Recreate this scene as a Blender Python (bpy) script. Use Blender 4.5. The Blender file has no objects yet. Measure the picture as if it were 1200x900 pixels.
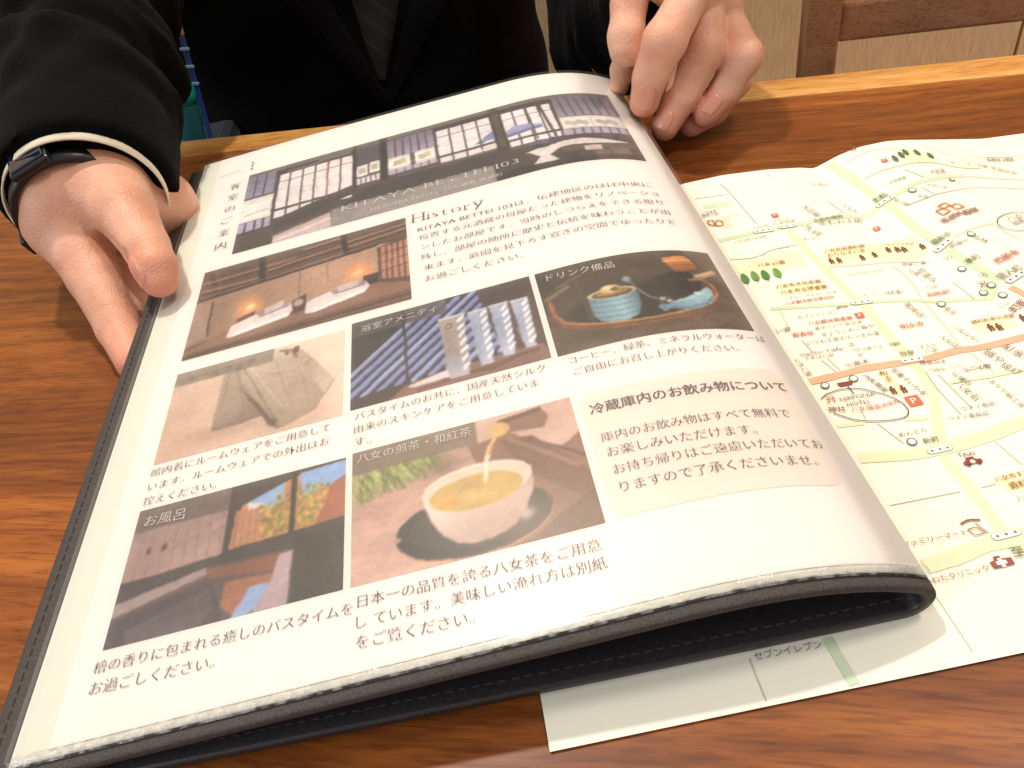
import bpy, bmesh, math, random
import numpy as np
from mathutils import Vector, Matrix

# ------------------------------------------------------------------ camera, world, lamps, exposure
S = bpy.context.scene
COL = S.collection
PITCH, ROLL, CAM_H, FPX = 0.737908, 0.226365, 0.182193, 887.686
cp, sp = math.cos(PITCH), math.sin(PITCH)
CF = np.array([0, cp, -sp]); r0 = np.array([1.0, 0, 0]); u0 = np.cross(r0, CF)
CR = math.cos(ROLL) * r0 - math.sin(ROLL) * u0
CU = math.sin(ROLL) * r0 + math.cos(ROLL) * u0
CO = np.array([0, 0, CAM_H])
cam = bpy.data.objects.new('camera', bpy.data.cameras.new('camera'))
COL.objects.link(cam)
M = Matrix.Identity(4)
for i in range(3):
    M[i][0], M[i][1], M[i][2], M[i][3] = CR[i], CU[i], -CF[i], CO[i]
cam.matrix_world = M
cam.data.sensor_width = 36; cam.data.lens = FPX / 1200 * 36
cam.data.clip_start = 0.01; cam.data.clip_end = 50
S.camera = cam

W = bpy.data.worlds.new('World'); S.world = W; W.use_nodes = True
W.node_tree.nodes['Background'].inputs[0].default_value = (1.0, 0.92, 0.85, 1)
W.node_tree.nodes['Background'].inputs[1].default_value = 0.50
S.view_settings.view_transform = 'Standard'; S.view_settings.look = 'None'
S.view_settings.exposure = 0.06; S.view_settings.gamma = 1.0

def area_lamp(name, loc, target, size, energy, col):
    l = bpy.data.lights.new(name, 'AREA'); l.size = size; l.energy = energy; l.color = col; l.shape = 'DISK'
    o = bpy.data.objects.new(name, l); COL.objects.link(o); o.location = loc
    o.rotation_euler = (Vector(target) - Vector(loc)).to_track_quat('-Z', 'Y').to_euler()
    return o
area_lamp('ceiling_lamp', (-0.22, 0.85, 1.55), (0.0, 0.3, 0), 0.08, 17.0, (1.0, 0.90, 0.80))
area_lamp('ceiling_lamp', (0.80, 0.30, 1.5), (0.1, 0.2, 0), 0.28, 8.5, (1.0, 0.90, 0.80))
area_lamp('window_light', (-1.5, -0.5, 1.1), (0.0, 0.3, 0), 0.9, 11, (0.85, 0.92, 1.0))

# ------------------------------------------------------------------ helpers
def ray(px, py):
    return CF + CR * (px - 600) / FPX - CU * (py - 450) / FPX
def at(px, py, z):                     # the point at height z (metres) seen at photo pixel px, py
    d = ray(px, py); return CO + d * (z - CO[2]) / d[2]
def aty(px, py, y):
    d = ray(px, py); return CO + d * (y - CO[1]) / d[1]

def lin(c):
    c = np.asarray(c, float) / 255.0
    return np.where(c <= 0.04045, c / 12.92, ((c + 0.055) / 1.055) ** 2.4)

def mat(name, col=(200, 200, 200), rough=0.5, **kw):
    m = bpy.data.materials.new(name); m.use_nodes = True
    b = m.node_tree.nodes['Principled BSDF']
    c = lin(col); b.inputs['Base Color'].default_value = (c[0], c[1], c[2], 1)
    b.inputs['Roughness'].default_value = rough
    for k, v in kw.items():
        b.inputs[k.replace('_', ' ')].default_value = v
    return m
def nodes(m):
    return m.node_tree.nodes, m.node_tree.links, m.node_tree.nodes['Principled BSDF']
def mottle(m, scale, amount, detail=4, coord='Object', stretch=(1, 1, 1), rot=0.0, bump=0.0, bdist=0.001):
    """vary a plain colour with a noise, and optionally bump it"""
    n, l, b = nodes(m)
    base = tuple(b.inputs['Base Color'].default_value)
    tc = n.new('ShaderNodeTexCoord'); mp = n.new('ShaderNodeMapping')
    mp.inputs['Scale'].default_value = stretch; mp.inputs['Rotation'].default_value = (0, 0, rot)
    nz = n.new('ShaderNodeTexNoise'); nz.inputs['Scale'].default_value = scale; nz.inputs['Detail'].default_value = detail
    l.new(tc.outputs[coord], mp.inputs[0]); l.new(mp.outputs[0], nz.inputs[0])
    rp = n.new('ShaderNodeValToRGB')
    rp.color_ramp.elements[0].position = 0.3; rp.color_ramp.elements[1].position = 0.7
    rp.color_ramp.elements[0].color = tuple(x * (1 - amount) for x in base[:3]) + (1,)
    rp.color_ramp.elements[1].color = tuple(min(1, x * (1 + amount)) for x in base[:3]) + (1,)
    l.new(nz.outputs[0], rp.inputs[0]); l.new(rp.outputs[0], b.inputs['Base Color'])
    if bump:
        bp = n.new('ShaderNodeBump'); bp.inputs['Strength'].default_value = bump; bp.inputs['Distance'].default_value = bdist
        l.new(nz.outputs[0], bp.inputs['Height']); l.new(bp.outputs[0], b.inputs['Normal'])
    return m

def link(name, me, m=None, parent=None, smooth=True):
    o = bpy.data.objects.new(name, me); COL.objects.link(o)
    if m: me.materials.append(m)
    if smooth and len(me.polygons): me.polygons.foreach_set('use_smooth', [True] * len(me.polygons))
    if parent:
        o.parent = parent
        o.matrix_parent_inverse = parent.matrix_world.inverted()
    return o
def mesh(name, V, F, m=None, parent=None, smooth=True):
    me = bpy.data.meshes.new(name)
    me.from_pydata([tuple(map(float, v)) for v in V], [], [tuple(map(int, f)) for f in F]); me.update()
    return link(name, me, m, parent, smooth)
def thing(name, label, cat, loc=(0, 0, 0), group=None):
    o = bpy.data.objects.new(name, None); COL.objects.link(o); o.location = loc
    o.empty_display_size = 0.02
    o['label'] = label; o['category'] = cat
    if group: o['group'] = group
    bpy.context.view_layer.update()
    return o
def quads(nu, nv, base=0, flip=False):
    i = np.arange(nu - 1)[:, None] * nv + np.arange(nv - 1)[None, :]
    q = np.stack([i, i + nv, i + nv + 1, i + 1], -1).reshape(-1, 4) + base
    return q[:, ::-1] if flip else q
def grid_mesh(name, P, m, parent, flip=False):           # P: (nu, nv, 3)
    nu, nv = P.shape[:2]
    me = bpy.data.meshes.new(name)
    V = P.reshape(-1, 3); Q = quads(nu, nv, flip=flip)
    me.vertices.add(len(V)); me.vertices.foreach_set('co', V.ravel().astype('f4'))
    me.loops.add(Q.size); me.loops.foreach_set('vertex_index', Q.ravel().astype('i4'))
    me.polygons.add(len(Q)); me.polygons.foreach_set('loop_start', np.arange(0, Q.size, 4, dtype='i4'))
    me.update(calc_edges=True); me.validate()
    return link(name, me, m, parent)
def box_vf(x0, x1, y0, y1, z0, z1, T=lambda p: p):
    V = [T((x, y, z)) for x in (x0, x1) for y in (y0, y1) for z in (z0, z1)]
    F = [(0, 1, 3, 2), (4, 6, 7, 5), (0, 4, 5, 1), (2, 3, 7, 6), (0, 2, 6, 4), (1, 5, 7, 3)]
    return V, F
def bevel_box(name, x0, x1, y0, y1, z0, z1, m, parent, T=lambda p: p, r=0.002):
    V, F = box_vf(x0, x1, y0, y1, z0, z1)
    bm = bmesh.new(); vs = [bm.verts.new(v) for v in V]
    for f in F: bm.faces.new([vs[i] for i in f])
    bmesh.ops.recalc_face_normals(bm, faces=bm.faces)
    bmesh.ops.bevel(bm, geom=list(bm.edges), offset=r, segments=2, affect='EDGES', profile=0.5)
    for v in bm.verts: v.co = Vector(T(tuple(v.co)))
    me = bpy.data.meshes.new(name); bm.to_mesh(me); bm.free()
    return link(name, me, m, parent, smooth=False)

# ------------------------------------------------------------------ lettering
_tc = bpy.data.curves.new('lettering', 'FONT'); _tc.fill_mode = 'NONE'; _tc.resolution_u = 2
_to = bpy.data.objects.new('lettering', _tc); COL.objects.link(_to)
_fc = bpy.data.curves.new('lettering_fill', 'CURVE'); _fc.dimensions = '2D'; _fc.fill_mode = 'BOTH'
_fo = bpy.data.objects.new('lettering_fill', _fc); COL.objects.link(_fo)
_cache = {}
def ink_side(L, loops):
    # outline direction differs from font to font: work out from nesting on which side of a contour its ink lies
    area = np.sum(L[:, 0] * np.roll(L[:, 1], -1) - np.roll(L[:, 0], -1) * L[:, 1])
    p = L[0] + 1e-4; depth = 0
    for K in loops:
        if K[:, 0].min() > p[0] or K[:, 0].max() < p[0] or K[:, 1].min() > p[1] or K[:, 1].max() < p[1]: continue
        if len(K) == len(L) and np.allclose(K, L): continue
        x, y = K[:, 0], K[:, 1]; x2, y2 = np.roll(x, -1), np.roll(y, -1)
        hit = ((y > p[1]) != (y2 > p[1])) & (p[0] < (x2 - x) * (p[1] - y) / (y2 - y + 1e-12) + x)
        depth += int(hit.sum() % 2)
    return (-1.0 if area > 0 else 1.0) * (1.0 if depth % 2 == 0 else -1.0)
def glyphs(s, dx=0.0, dy=0.0, track=1.0):
    """2D triangles of a string in the built-in font; dx, dy thin the strokes (dy thins only the level strokes, as a brush face does)"""
    key = (s, dx, dy, track)
    if key in _cache: return _cache[key]
    _tc.body = s; _tc.space_character = track
    bpy.context.view_layer.update()
    dg = bpy.context.evaluated_depsgraph_get(); e = _to.evaluated_get(dg); me = e.to_mesh()
    co = np.array([v.co[:2] for v in me.vertices], float).reshape(-1, 2)
    nxt = {}
    for ed in me.edges:
        a, b = ed.vertices; nxt.setdefault(a, []).append(b); nxt.setdefault(b, []).append(a)
    e.to_mesh_clear()
    loops, seen = [], set()
    for v in range(len(co)):
        if v in seen or v not in nxt: continue
        lp = [v]; seen.add(v); cur = v
        while True:
            n = [x for x in sorted(nxt[cur], key=lambda q: (q != cur + 1)) if x not in seen]
            if not n: break
            cur = n[0]; lp.append(cur); seen.add(cur)
        if len(lp) > 2: loops.append(co[lp])
    _fc.splines.clear()
    for L in loops:
        keep = np.linalg.norm(L - np.roll(L, 1, 0), axis=1) > 1e-5; L = L[keep]
        if len(L) < 3: continue
        if dx or dy:
            t = np.roll(L, -1, 0) - L; t /= np.linalg.norm(t, axis=1)[:, None] + 1e-9
            n0 = np.stack([t[:, 1], -t[:, 0]], 1); n1 = np.roll(n0, 1, 0)
            n = n0 + n1; n /= np.maximum(np.sum(n * n0, 1), 0.45)[:, None] + 1e-9     # mitre, right of travel
            L = L + ink_side(L, loops) * n * np.array([dx, dy])
        sp_ = _fc.splines.new('POLY'); sp_.points.add(len(L) - 1); sp_.use_cyclic_u = True
        sp_.points.foreach_set('co', np.concatenate([L, np.zeros((len(L), 1)), np.ones((len(L), 1))], 1).ravel())
    _fo.data.update_tag(); bpy.context.view_layer.update()
    dg = bpy.context.evaluated_depsgraph_get(); e = _fo.evaluated_get(dg); me = e.to_mesh()
    V = np.array([v.co[:2] for v in me.vertices], float).reshape(-1, 2)
    F = [tuple(p.vertices) for p in me.polygons]
    e.to_mesh_clear()
    _cache[key] = (V, F)
    return V, F
def place(V, a, b, size=None, asp=1.0):
    """lay glyph triangles along a->b (2D, metres), ink box centred on that line"""
    a, b = np.array(a, float), np.array(b, float)
    x0, x1 = V[:, 0].min(), V[:, 0].max(); ymid = 0.36
    L = np.linalg.norm(b - a); k = L / (x1 - x0); d = (b - a) / L; n = np.array([-d[1], d[0]])
    ky = (size if size else k) * asp
    return a + (V[:, :1] - x0) * k * d + (V[:, 1:] - ymid) * ky * n
class Bag:                                               # collects triangles for one part
    def __init__(s): s.V, s.F, s.n = [], [], 0
    def add(s, V, F):
        s.V.append(np.asarray(V, float)); s.F += [tuple(i + s.n for i in f) for f in F]; s.n += len(V)
    def build(s, name, f, m, parent):
        V = np.concatenate(s.V); P = f(V)
        o = mesh(name, P, s.F, m, parent, smooth=True)
        return o
def ribbon(pts, w, closed=False):
    P = np.array(pts, float); n = len(P)
    if closed: t = np.roll(P, -1, 0) - np.roll(P, 1, 0)
    else: t = np.gradient(P, axis=0)
    t /= np.linalg.norm(t, axis=1)[:, None] + 1e-12
    nn = np.stack([-t[:, 1], t[:, 0]], 1)
    w = np.broadcast_to(np.asarray(w, float), (n,))[:, None]
    V = np.concatenate([P + nn * w / 2, P - nn * w / 2]); F = [(i, i + 1, n + i + 1, n + i) for i in range(n - 1)]
    if closed: F.append((n - 1, 0, n, 2 * n - 1))
    return V, [f[::-1] for f in F]
def resample(pts, step):
    P = np.array(pts, float); d = np.r_[0, np.cumsum(np.linalg.norm(np.diff(P, axis=0), axis=1))]
    n = max(2, int(d[-1] / step) + 1); t = np.linspace(0, d[-1], n)
    return np.stack([np.interp(t, d, P[:, 0]), np.interp(t, d, P[:, 1])], 1)
def disc(c, rx, ry, n=14, rot=0.0):
    t = np.linspace(0, 2 * np.pi, n, endpoint=False); x, y = rx * np.cos(t), ry * np.sin(t)
    V = np.stack([c[0] + x * math.cos(rot) - y * math.sin(rot), c[1] + x * math.sin(rot) + y * math.cos(rot)], 1)
    return V, [tuple(range(n))]

# ------------------------------------------------------------------ materials
M_white = mat('paper', (248, 242, 238), 0.45)
mottle(M_white, 60, 0.012, bump=0.02)
M_mapp = mat('map_paper', (247, 245, 226), 0.55); mottle(M_mapp, 25, 0.015, bump=0.03)
M_ink = mat('print_ink', (92, 84, 88), 0.5)
M_inkp = mat('pale_ink', (150, 142, 140), 0.5)
M_capw = mat('white_ink', (226, 222, 218), 0.5)
M_beige = mat('beige_print', (240, 229, 219), 0.5)
M_liner = mat('liner', (234, 235, 224), 0.35)
M_felt = mat('grey_cover_lining', (70, 65, 62), 0.85); mottle(M_felt, 1800, 0.35, bump=0.5, bdist=0.0004)
M_leather_shade = mat('shaded_leatherette', (38, 35, 38), 0.42); mottle(M_leather_shade, 900, 0.3, bump=0.35, bdist=0.0003)  # leatherette of the lower leaf, blackened to paint in the shade of the gap
M_thread = mat('thread', (40, 37, 36), 0.8)
def plastic(name, rough, tint, haze, bump, scale):
    m = bpy.data.materials.new(name); m.use_nodes = True; n, l = m.node_tree.nodes, m.node_tree.links
    n.remove(n['Principled BSDF']); out = n['Material Output']
    tr = n.new('ShaderNodeBsdfTransparent'); tr.inputs[0].default_value = (*tint, 1)
    gl = n.new('ShaderNodeBsdfGlossy'); gl.inputs['Roughness'].default_value = rough
    df = n.new('ShaderNodeBsdfDiffuse'); df.inputs[0].default_value = (0.85, 0.85, 0.82, 1)
    fr = n.new('ShaderNodeFresnel'); fr.inputs[0].default_value = 1.45
    m1 = n.new('ShaderNodeMixShader'); m1.inputs[0].default_value = haze
    m2 = n.new('ShaderNodeMixShader')
    tc = n.new('ShaderNodeTexCoord'); nz = n.new('ShaderNodeTexNoise'); nz.inputs['Scale'].default_value = scale
    bp = n.new('ShaderNodeBump'); bp.inputs['Strength'].default_value = bump; bp.inputs['Distance'].default_value = 0.001
    l.new(tc.outputs['Object'], nz.inputs[0]); l.new(nz.outputs[0], bp.inputs['Height'])
    l.new(bp.outputs[0], gl.inputs['Normal']); l.new(bp.outputs[0], fr.inputs['Normal'])
    l.new(tr.outputs[0], m1.inputs[1]); l.new(df.outputs[0], m1.inputs[2])
    l.new(fr.outputs[0], m2.inputs[0]); l.new(m1.outputs[0], m2.inputs[1]); l.new(gl.outputs[0], m2.inputs[2])
    l.new(m2.outputs[0], out.inputs[0])
    return m
M_clear = plastic('clear_pocket', 0.11, (0.985, 0.985, 0.98), 0.045, 0.25, 14)
M_seam = plastic('pocket_seam', 0.05, (0.86, 0.86, 0.86), 0.10, 0.6, 420)
_n, _l = M_seam.node_tree.nodes, M_seam.node_tree.links          # scuffed, crinkled weld: milky flecks in the colour also stand in for glints
_tcs = _n.new('ShaderNodeTexCoord'); _nz = _n.new('ShaderNodeTexNoise'); _nz.inputs['Scale'].default_value = 330; _nz.inputs['Detail'].default_value = 2
_rp = _n.new('ShaderNodeValToRGB'); _rp.color_ramp.elements[0].position = 0.45; _rp.color_ramp.elements[0].color = (0.03, 0.03, 0.03, 1); _rp.color_ramp.elements[1].position = 0.66; _rp.color_ramp.elements[1].color = (0.34, 0.34, 0.34, 1)
_l.new(_tcs.outputs['Object'], _nz.inputs[0]); _l.new(_nz.outputs[0], _rp.inputs[0])
for _m in _n:
    if _m.type == 'MIX_SHADER' and not _m.inputs[0].is_linked: _l.new(_rp.outputs[0], _m.inputs[0])
def vcol_mat(name, rough=0.4):
    m = mat(name, (200, 200, 200), rough); n, l, b = nodes(m)
    a = n.new('ShaderNodeAttribute'); a.attribute_name = 'print'; l.new(a.outputs['Color'], b.inputs['Base Color'])
    return m
M_print = vcol_mat('printed_colour')

# ------------------------------------------------------------------ the folder's page as a bent sheet
QX0, QY0, QTH, QW, QA0, QS1, QA1, QZ0, QB, QH = -0.135802, 0.091074, -0.012565, 0.223504, 0.055091, 0.156575, -0.567439, 0.016772, 0.018066, 0.305
_t = np.linspace(0, QW, 400); _q = np.clip((_t - QS1) / (QW - QS1), 0, 1); _ang = QA0 + (QA1 - QA0) * _q ** 1.6
_px = np.r_[0, np.cumsum(np.cos(_ang[:-1]) * np.diff(_t))]; _pz = np.r_[0, np.cumsum(np.sin(_ang[:-1]) * np.diff(_t))]
ct, st = math.cos(QTH), math.sin(QTH)
def leaf(x, z, v):                       # cross-section x, z and length v  ->  world
    return np.stack([QX0 + ct * x - st * v, QY0 + st * x + ct * v, QZ0 + z + QB * v], -1)
def page(u, v, off=0.0):
    u = np.asarray(u, float); v = np.asarray(v, float)
    lo, hi = np.minimum(u, 0), np.maximum(u - QW, 0)
    x = np.interp(u, _t, _px) + lo * math.cos(QA0) + hi * math.cos(QA1)
    z = np.interp(u, _t, _pz) + lo * math.sin(QA0) + hi * math.sin(QA1)
    a = np.interp(u, _t, _ang)
    z = z + 0.0006 * (1 + np.sin(u * 21 + 0.6)) * np.clip(v / QH, 0, 1) ** 3     # the loose top edge waves a little
    return leaf(x - off * np.sin(a), z + off * np.cos(a), v)
PG = lambda V, off: page(V[:, 0], V[:, 1], off)

# ------------------------------------------------------------------ painter for the printed photographs
class Pic:
    def __init__(s, w, h, bg, seed=1):
        s.k = 2; s.w, s.h = w * 2, h * 2
        y, x = np.mgrid[0:s.h, 0:s.w]; s.X = (x + 0.5) / s.w; s.Y = (y + 0.5) / s.h
        s.asp = w / h; s.A = np.zeros((s.h, s.w, 3)) + np.array(bg, float); s.rs = np.random.RandomState(seed)
    def blend(s, m, col, alpha=1.0):
        c = np.asarray(col, float); m = (m * alpha)[..., None]
        s.A = s.A * (1 - m) + c * m
    def mask(s, pts):
        P = np.array(pts, float); m = np.zeros(s.X.shape, bool)
        j = len(P) - 1
        for i in range(len(P)):
            xi, yi, xj, yj = *P[i], *P[j]
            if yi != yj: m ^= ((yi > s.Y) != (yj > s.Y)) & (s.X < (xj - xi) * (s.Y - yi) / (yj - yi) + xi)
            j = i
        return m.astype(float)
    def poly(s, pts, col, a=1.0): s.blend(s.mask(pts), col, a)
    def rect(s, x0, y0, x1, y1, col, a=1.0): s.blend(((s.X > x0) & (s.X < x1) & (s.Y > y0) & (s.Y < y1)).astype(float), col, a)
    def grad(s, pts, c0, c1, p0, p1, a=1.0):
        m = s.mask(pts); d = np.array(p1, float) - p0
        t = np.clip(((s.X - p0[0]) * d[0] + (s.Y - p0[1]) * d[1]) / (d @ d), 0, 1)[..., None]
        s.blend(m, np.array(c0, float) * (1 - t) + np.array(c1, float) * t, a)
    def ell(s, cx, cy, rx, ry, col, rot=0.0, soft=0.0, a=1.0, half=None):
        x = (s.X - cx) * s.asp; y = s.Y - cy; c, n = math.cos(rot), math.sin(rot)
        d = np.sqrt(((x * c + y * n) / (rx * s.asp)) ** 2 + ((-x * n + y * c) / ry) ** 2)
        m = np.clip((1 - d) / soft, 0, 1) if soft else (d < 1).astype(float)
        if half == 'low': m = m * (s.Y > cy)
        s.blend(m, col, a)
    def line(s, pts, w, col, a=1.0, soft=False):
        P = np.array(pts, float); best = np.full(s.X.shape, 9.0)
        for p, q in zip(P[:-1], P[1:]):
            d = (q - p) * [s.asp, 1]; x = (s.X - p[0]) * s.asp; y = s.Y - p[1]
            t = np.clip((x * d[0] + y * d[1]) / (d @ d + 1e-12), 0, 1)
            best = np.minimum(best, np.hypot(x - t * d[0], y - t * d[1]))
        m = np.clip(1 - best / w, 0, 1) if soft else (best < w / 2).astype(float)
        s.blend(m, col, a)
    def noise(s, amp, n=8, st=(1, 1)):
        out = np.zeros(s.X.shape)
        for o, k in ((1, n), (0.6, n * 2), (0.4, n * 4)):
            gw, gh = max(2, int(k * st[0] * s.asp)), max(2, int(k * st[1])); g = s.rs.rand(gh + 1, gw + 1) - 0.5
            fx, fy = s.X * gw, s.Y * gh; ix, iy = np.minimum(fx.astype(int), gw - 1), np.minimum(fy.astype(int), gh - 1)
            tx, ty = fx - ix, fy - iy
            out += o * ((g[iy, ix] * (1 - tx) + g[iy, ix + 1] * tx) * (1 - ty) + (g[iy + 1, ix] * (1 - tx) + g[iy + 1, ix + 1] * tx) * ty)
        s.nz = out; s.A = s.A * (1 + amp * out[..., None])
    def finish(s):
        # soften like a small print of a real picture: uneven edges, slight blur, mid-tone texture and grain
        def field(n, seed):
            r = np.random.RandomState(seed); g = r.rand(n + 2, int(n * s.asp) + 2) - 0.5; fy, fx = s.Y * n, s.X * (g.shape[1] - 2)
            iy, ix = fy.astype(int), fx.astype(int); ty, tx = fy - iy, fx - ix; ty, tx = ty * ty * (3 - 2 * ty), tx * tx * (3 - 2 * tx)
            return (g[iy, ix] * (1 - tx) + g[iy, ix + 1] * tx) * (1 - ty) + (g[iy + 1, ix] * (1 - tx) + g[iy + 1, ix + 1] * tx) * ty
        wx = 1.6 * field(9, 1) + 0.9 * field(40, 2); wy = 1.6 * field(9, 3) + 0.9 * field(40, 4)
        jy, jx = np.mgrid[0:s.h, 0:s.w]; A = s.A[np.clip((jy + wy).round().astype(int), 0, s.h - 1), np.clip((jx + wx).round().astype(int), 0, s.w - 1)]
        for ax_ in (0, 1):
            P = np.pad(A, [(2, 2) if a == ax_ else (0, 0) for a in range(3)], mode='edge'); n = A.shape[ax_]
            A = sum(np.take(P, range(k, k + n), ax_) * w_ for k, w_ in enumerate((.1, .24, .32, .24, .1)))
        tex = 1 + 0.14 * field(6, 5) + 0.08 * field(26, 6) + 0.08 * field(80, 7) + 0.05 * np.random.RandomState(8).randn(s.h, s.w)
        A = A * (1 + (tex - 1) * np.clip(1.25 - A.mean(-1) / 255, .15, 1))[..., None]
        A = A.reshape(s.h // 2, 2, s.w // 2, 2, 3).mean((1, 3)); return np.clip(A, 0, 255)
def R_(x0, y0, x1, y1): return [(x0, y0), (x1, y0), (x1, y1), (x0, y1)]

def paint_pano(w, h):
    p = Pic(w, h, (74, 64, 62), 3)
    p.rect(0, 0, 1, .06, (98, 88, 86)); p.rect(0, .06, 1, .10, (52, 46, 46))
    # left screen: slatted glass, card, low glass strip
    p.grad(R_(0, .04, .08, .34), (120, 116, 138), (150, 146, 170), (0, .04), (0, .34))
    for x in (.026, .053): p.line([(x, .03), (x, .36)], .012, (66, 60, 72))
    for y in (.13, .23): p.line([(0, y), (.08, y)], .007, (92, 86, 100))
    p.rect(0, .36, .083, .655, (226, 218, 216)); p.rect(.004, .40, .079, .62, (240, 234, 230)); p.line([(.012, .57), (.075, .55)], .01, (160, 150, 152)); p.line([(.012, .42), (.07, .42)], .008, (168, 160, 164))
    p.rect(0, .66, .085, .78, (172, 164, 196))
    for x in (.02, .045, .066): p.line([(x, .66), (x, .78)], .016, (70, 62, 66))
    p.rect(0, .78, .1, 1, (78, 68, 62)); p.rect(.0, .775, .09, .80, (48, 42, 42))
    # wide paper windows
    def shoji(x0, x1, y0, y1, cols, skirt, tone=(236, 230, 232)):
        p.rect(x0, y0, x1, y1, (58, 50, 48)); p.rect(x0 + .004, y0 + .02, x1 - .003, y1, tone)
        p.rect(x0 + .004, skirt - .015, x1, skirt + .015, (62, 54, 54))
        for k in range(1, cols): x = x0 + (x1 - x0) * k / cols; p.line([(x, y0), (x, y1)], .012, (72, 62, 62))
        for y in (y0 + .12,): p.line([(x0, y), (x1, y)], .008, (110, 98, 98))
        for k in range(cols):
            xa = x0 + (x1 - x0) * (k + .18) / cols; xb = x0 + (x1 - x0) * (k + .82) / cols
            p.line([(xa, y0 + .22 + .03 * (k % 3)), (xb, y0 + .22 + .03 * (k % 3))], .006, (186, 178, 186)); p.line([(xa, skirt - .14), (xb, skirt - .14)], .006, (196, 188, 194))
            p.line([(xa, y0 + .22 + .03 * (k % 3)), (xa, skirt - .14)], .005, (196, 186, 192))
    shoji(.088, .296, .11, .70, 6, .60)
    p.poly([(.088, .72), (.30, .545), (.30, .66), (.10, .86)], (66, 58, 56)); p.line([(.225, .12), (.228, .62)], .012, (150, 78, 86))
    p.rect(.112, .095, .2, .115, (122, 112, 112)); p.rect(.2, .06, .29, .10, (110, 100, 104))
    p.rect(.296, 0, .304, .6, (48, 42, 42))
    p.rect(.304, .04, .368, .30, (122, 114, 126))
    for k in range(7): x = .308 + k * .0092; p.line([(x, .04), (x, .30)], .016, (70, 62, 70))
    p.rect(.306, .32, .335, .47, (232, 226, 220)); p.rect(.339, .31, .366, .46, (232, 226, 220))
    p.rect(.312, .36, .33, .43, (176, 168, 158)); p.rect(.345, .35, .36, .42, (170, 164, 156))
    for k in range(5): p.rect(.306 + k * .0125, .49, .315 + k * .0125, .57, (226, 220, 224))
    p.rect(.368, 0, .388, .62, (44, 38, 38))
    p.grad(R_(.388, .07, .514, .33), (126, 116, 138), (158, 150, 168), (0, .05), (0, .33))
    for k in range(1, 6): x = .388 + k * .021; p.line([(x, .06), (x, .34)], .014, (84, 74, 88))
    p.rect(.388, .33, .514, .50, (218, 210, 206))
    for x0, x1 in ((.392, .447), (.459, .511)):
        p.rect(x0, .36, x1, .47, (243, 238, 228)); xm = (x0 + x1) / 2; p.rect(xm - .017, .385, xm + .004, .45, (178, 170, 152)); p.rect(xm + .002, .37, xm + .016, .44, (196, 188, 158))
    p.rect(.388, .50, .514, .555, (176, 170, 192)); p.rect(.446, .33, .4585, .5, (92, 84, 86))
    for k in range(1, 6): x = .388 + k * .021; p.line([(x, .5), (x, .555)], .01, (96, 88, 98))
    shoji(.518, .668, .10, .585, 4, .50, (232, 227, 232))
    p.poly([(.62, .46), (.645, .39), (.667, .33), (.667, .46)], (128, 134, 178)); p.poly([(.612, .46), (.628, .43), (.64, .47)], (64, 70, 92))
    p.poly([(.61, .565), (.64, .545), (.667, .53), (.667, .565), (.61, .58)], (226, 212, 196))
    p.rect(.668, 0, .693, .63, (56, 48, 46)); p.rect(.674, .1, .69, .6, (84, 72, 66))
    shoji(.693, .83, .11, .63, 4, .545, (236, 231, 236))
    p.poly([(.697, .41), (.72, .35), (.755, .37), (.79, .41), (.79, .46), (.697, .47)], (150, 156, 196)); p.poly([(.697, .45), (.79, .42), (.79, .45), (.70, .49)], (96, 104, 146))
    p.line([(.765, .13), (.768, .6)], .011, (72, 62, 62)); p.line([(.80, .11), (.812, .62)], .02, (74, 64, 62))
    p.grad(R_(.836, .06, 1, .36), (116, 108, 124), (152, 144, 160), (0, .05), (0, .36))
    for k in range(1, 8): x = .836 + k * .0225; p.line([(x - .006, .06), (x, .37)], .012, (82, 72, 82))
    p.rect(.834, .37, 1, .55, (214, 206, 206))
    for x0, x1 in ((.838, .909), (.917, .988)):
        p.rect(x0, .395, x1, .525, (238, 233, 226))
        for k in range(4): p.ell(x0 + .014 + k * .014, .46 + .02 * (k % 2), .009, .035, (172, 160, 152), a=.8)
    p.rect(.832, .555, 1, .635, (176, 168, 190))
    for k in range(1, 8): x = .836 + k * .0225; p.line([(x, .555), (x, .635)], .012, (84, 76, 84))
    p.poly([(.83, .64), (1, .635), (1, .74), (.94, .70), (.83, .68)], (70, 62, 62))
    # floor, low table, figures
    p.poly([(.10, .90), (.235, .80), (.30, .72), (.42, .66), (.66, .64), (.66, .80), (.245, 1), (.10, 1)], (112, 96, 94))
    p.poly([(.10, .92), (.24, .82), (.245, 1), (.10, 1)], (196, 178, 178)); p.poly([(.10, .96), (.24, .87), (.245, .9), (.10, 1.0)], (222, 206, 204))
    p.poly([(.39, .58), (.52, .58), (.69, .63), (.69, .80), (.25, .80), (.30, .70)], (62, 54, 54)); p.line([(.41, .60), (.66, .60)], .008, (120, 110, 112))
    p.rect(.245, .79, .645, 1, (152, 145, 145), .93); p.rect(.245, .79, .645, .80, (112, 104, 104))
    p.poly([(.645, .66), (1, .70), (1, 1), (.645, 1)], (66, 57, 56))
    p.poly([(.725, .755), (.79, .71), (.87, .69), (.985, .765), (.93, .78), (.84, .765), (.76, .80)], (222, 214, 212))
    p.poly([(.738, .77), (.80, .75), (.81, .78), (.782, .84), (.80, .92), (.735, .93), (.76, .84)], (226, 220, 222))
    p.poly([(.81, .79), (1, .79), (1, .83), (.82, .85)], (88, 76, 72)); p.rect(.865, .80, .905, .86, (206, 190, 182)); p.rect(.925, .84, .97, .97, (112, 96, 92)); p.rect(.88, .86, .92, .95, (98, 84, 80))
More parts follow.
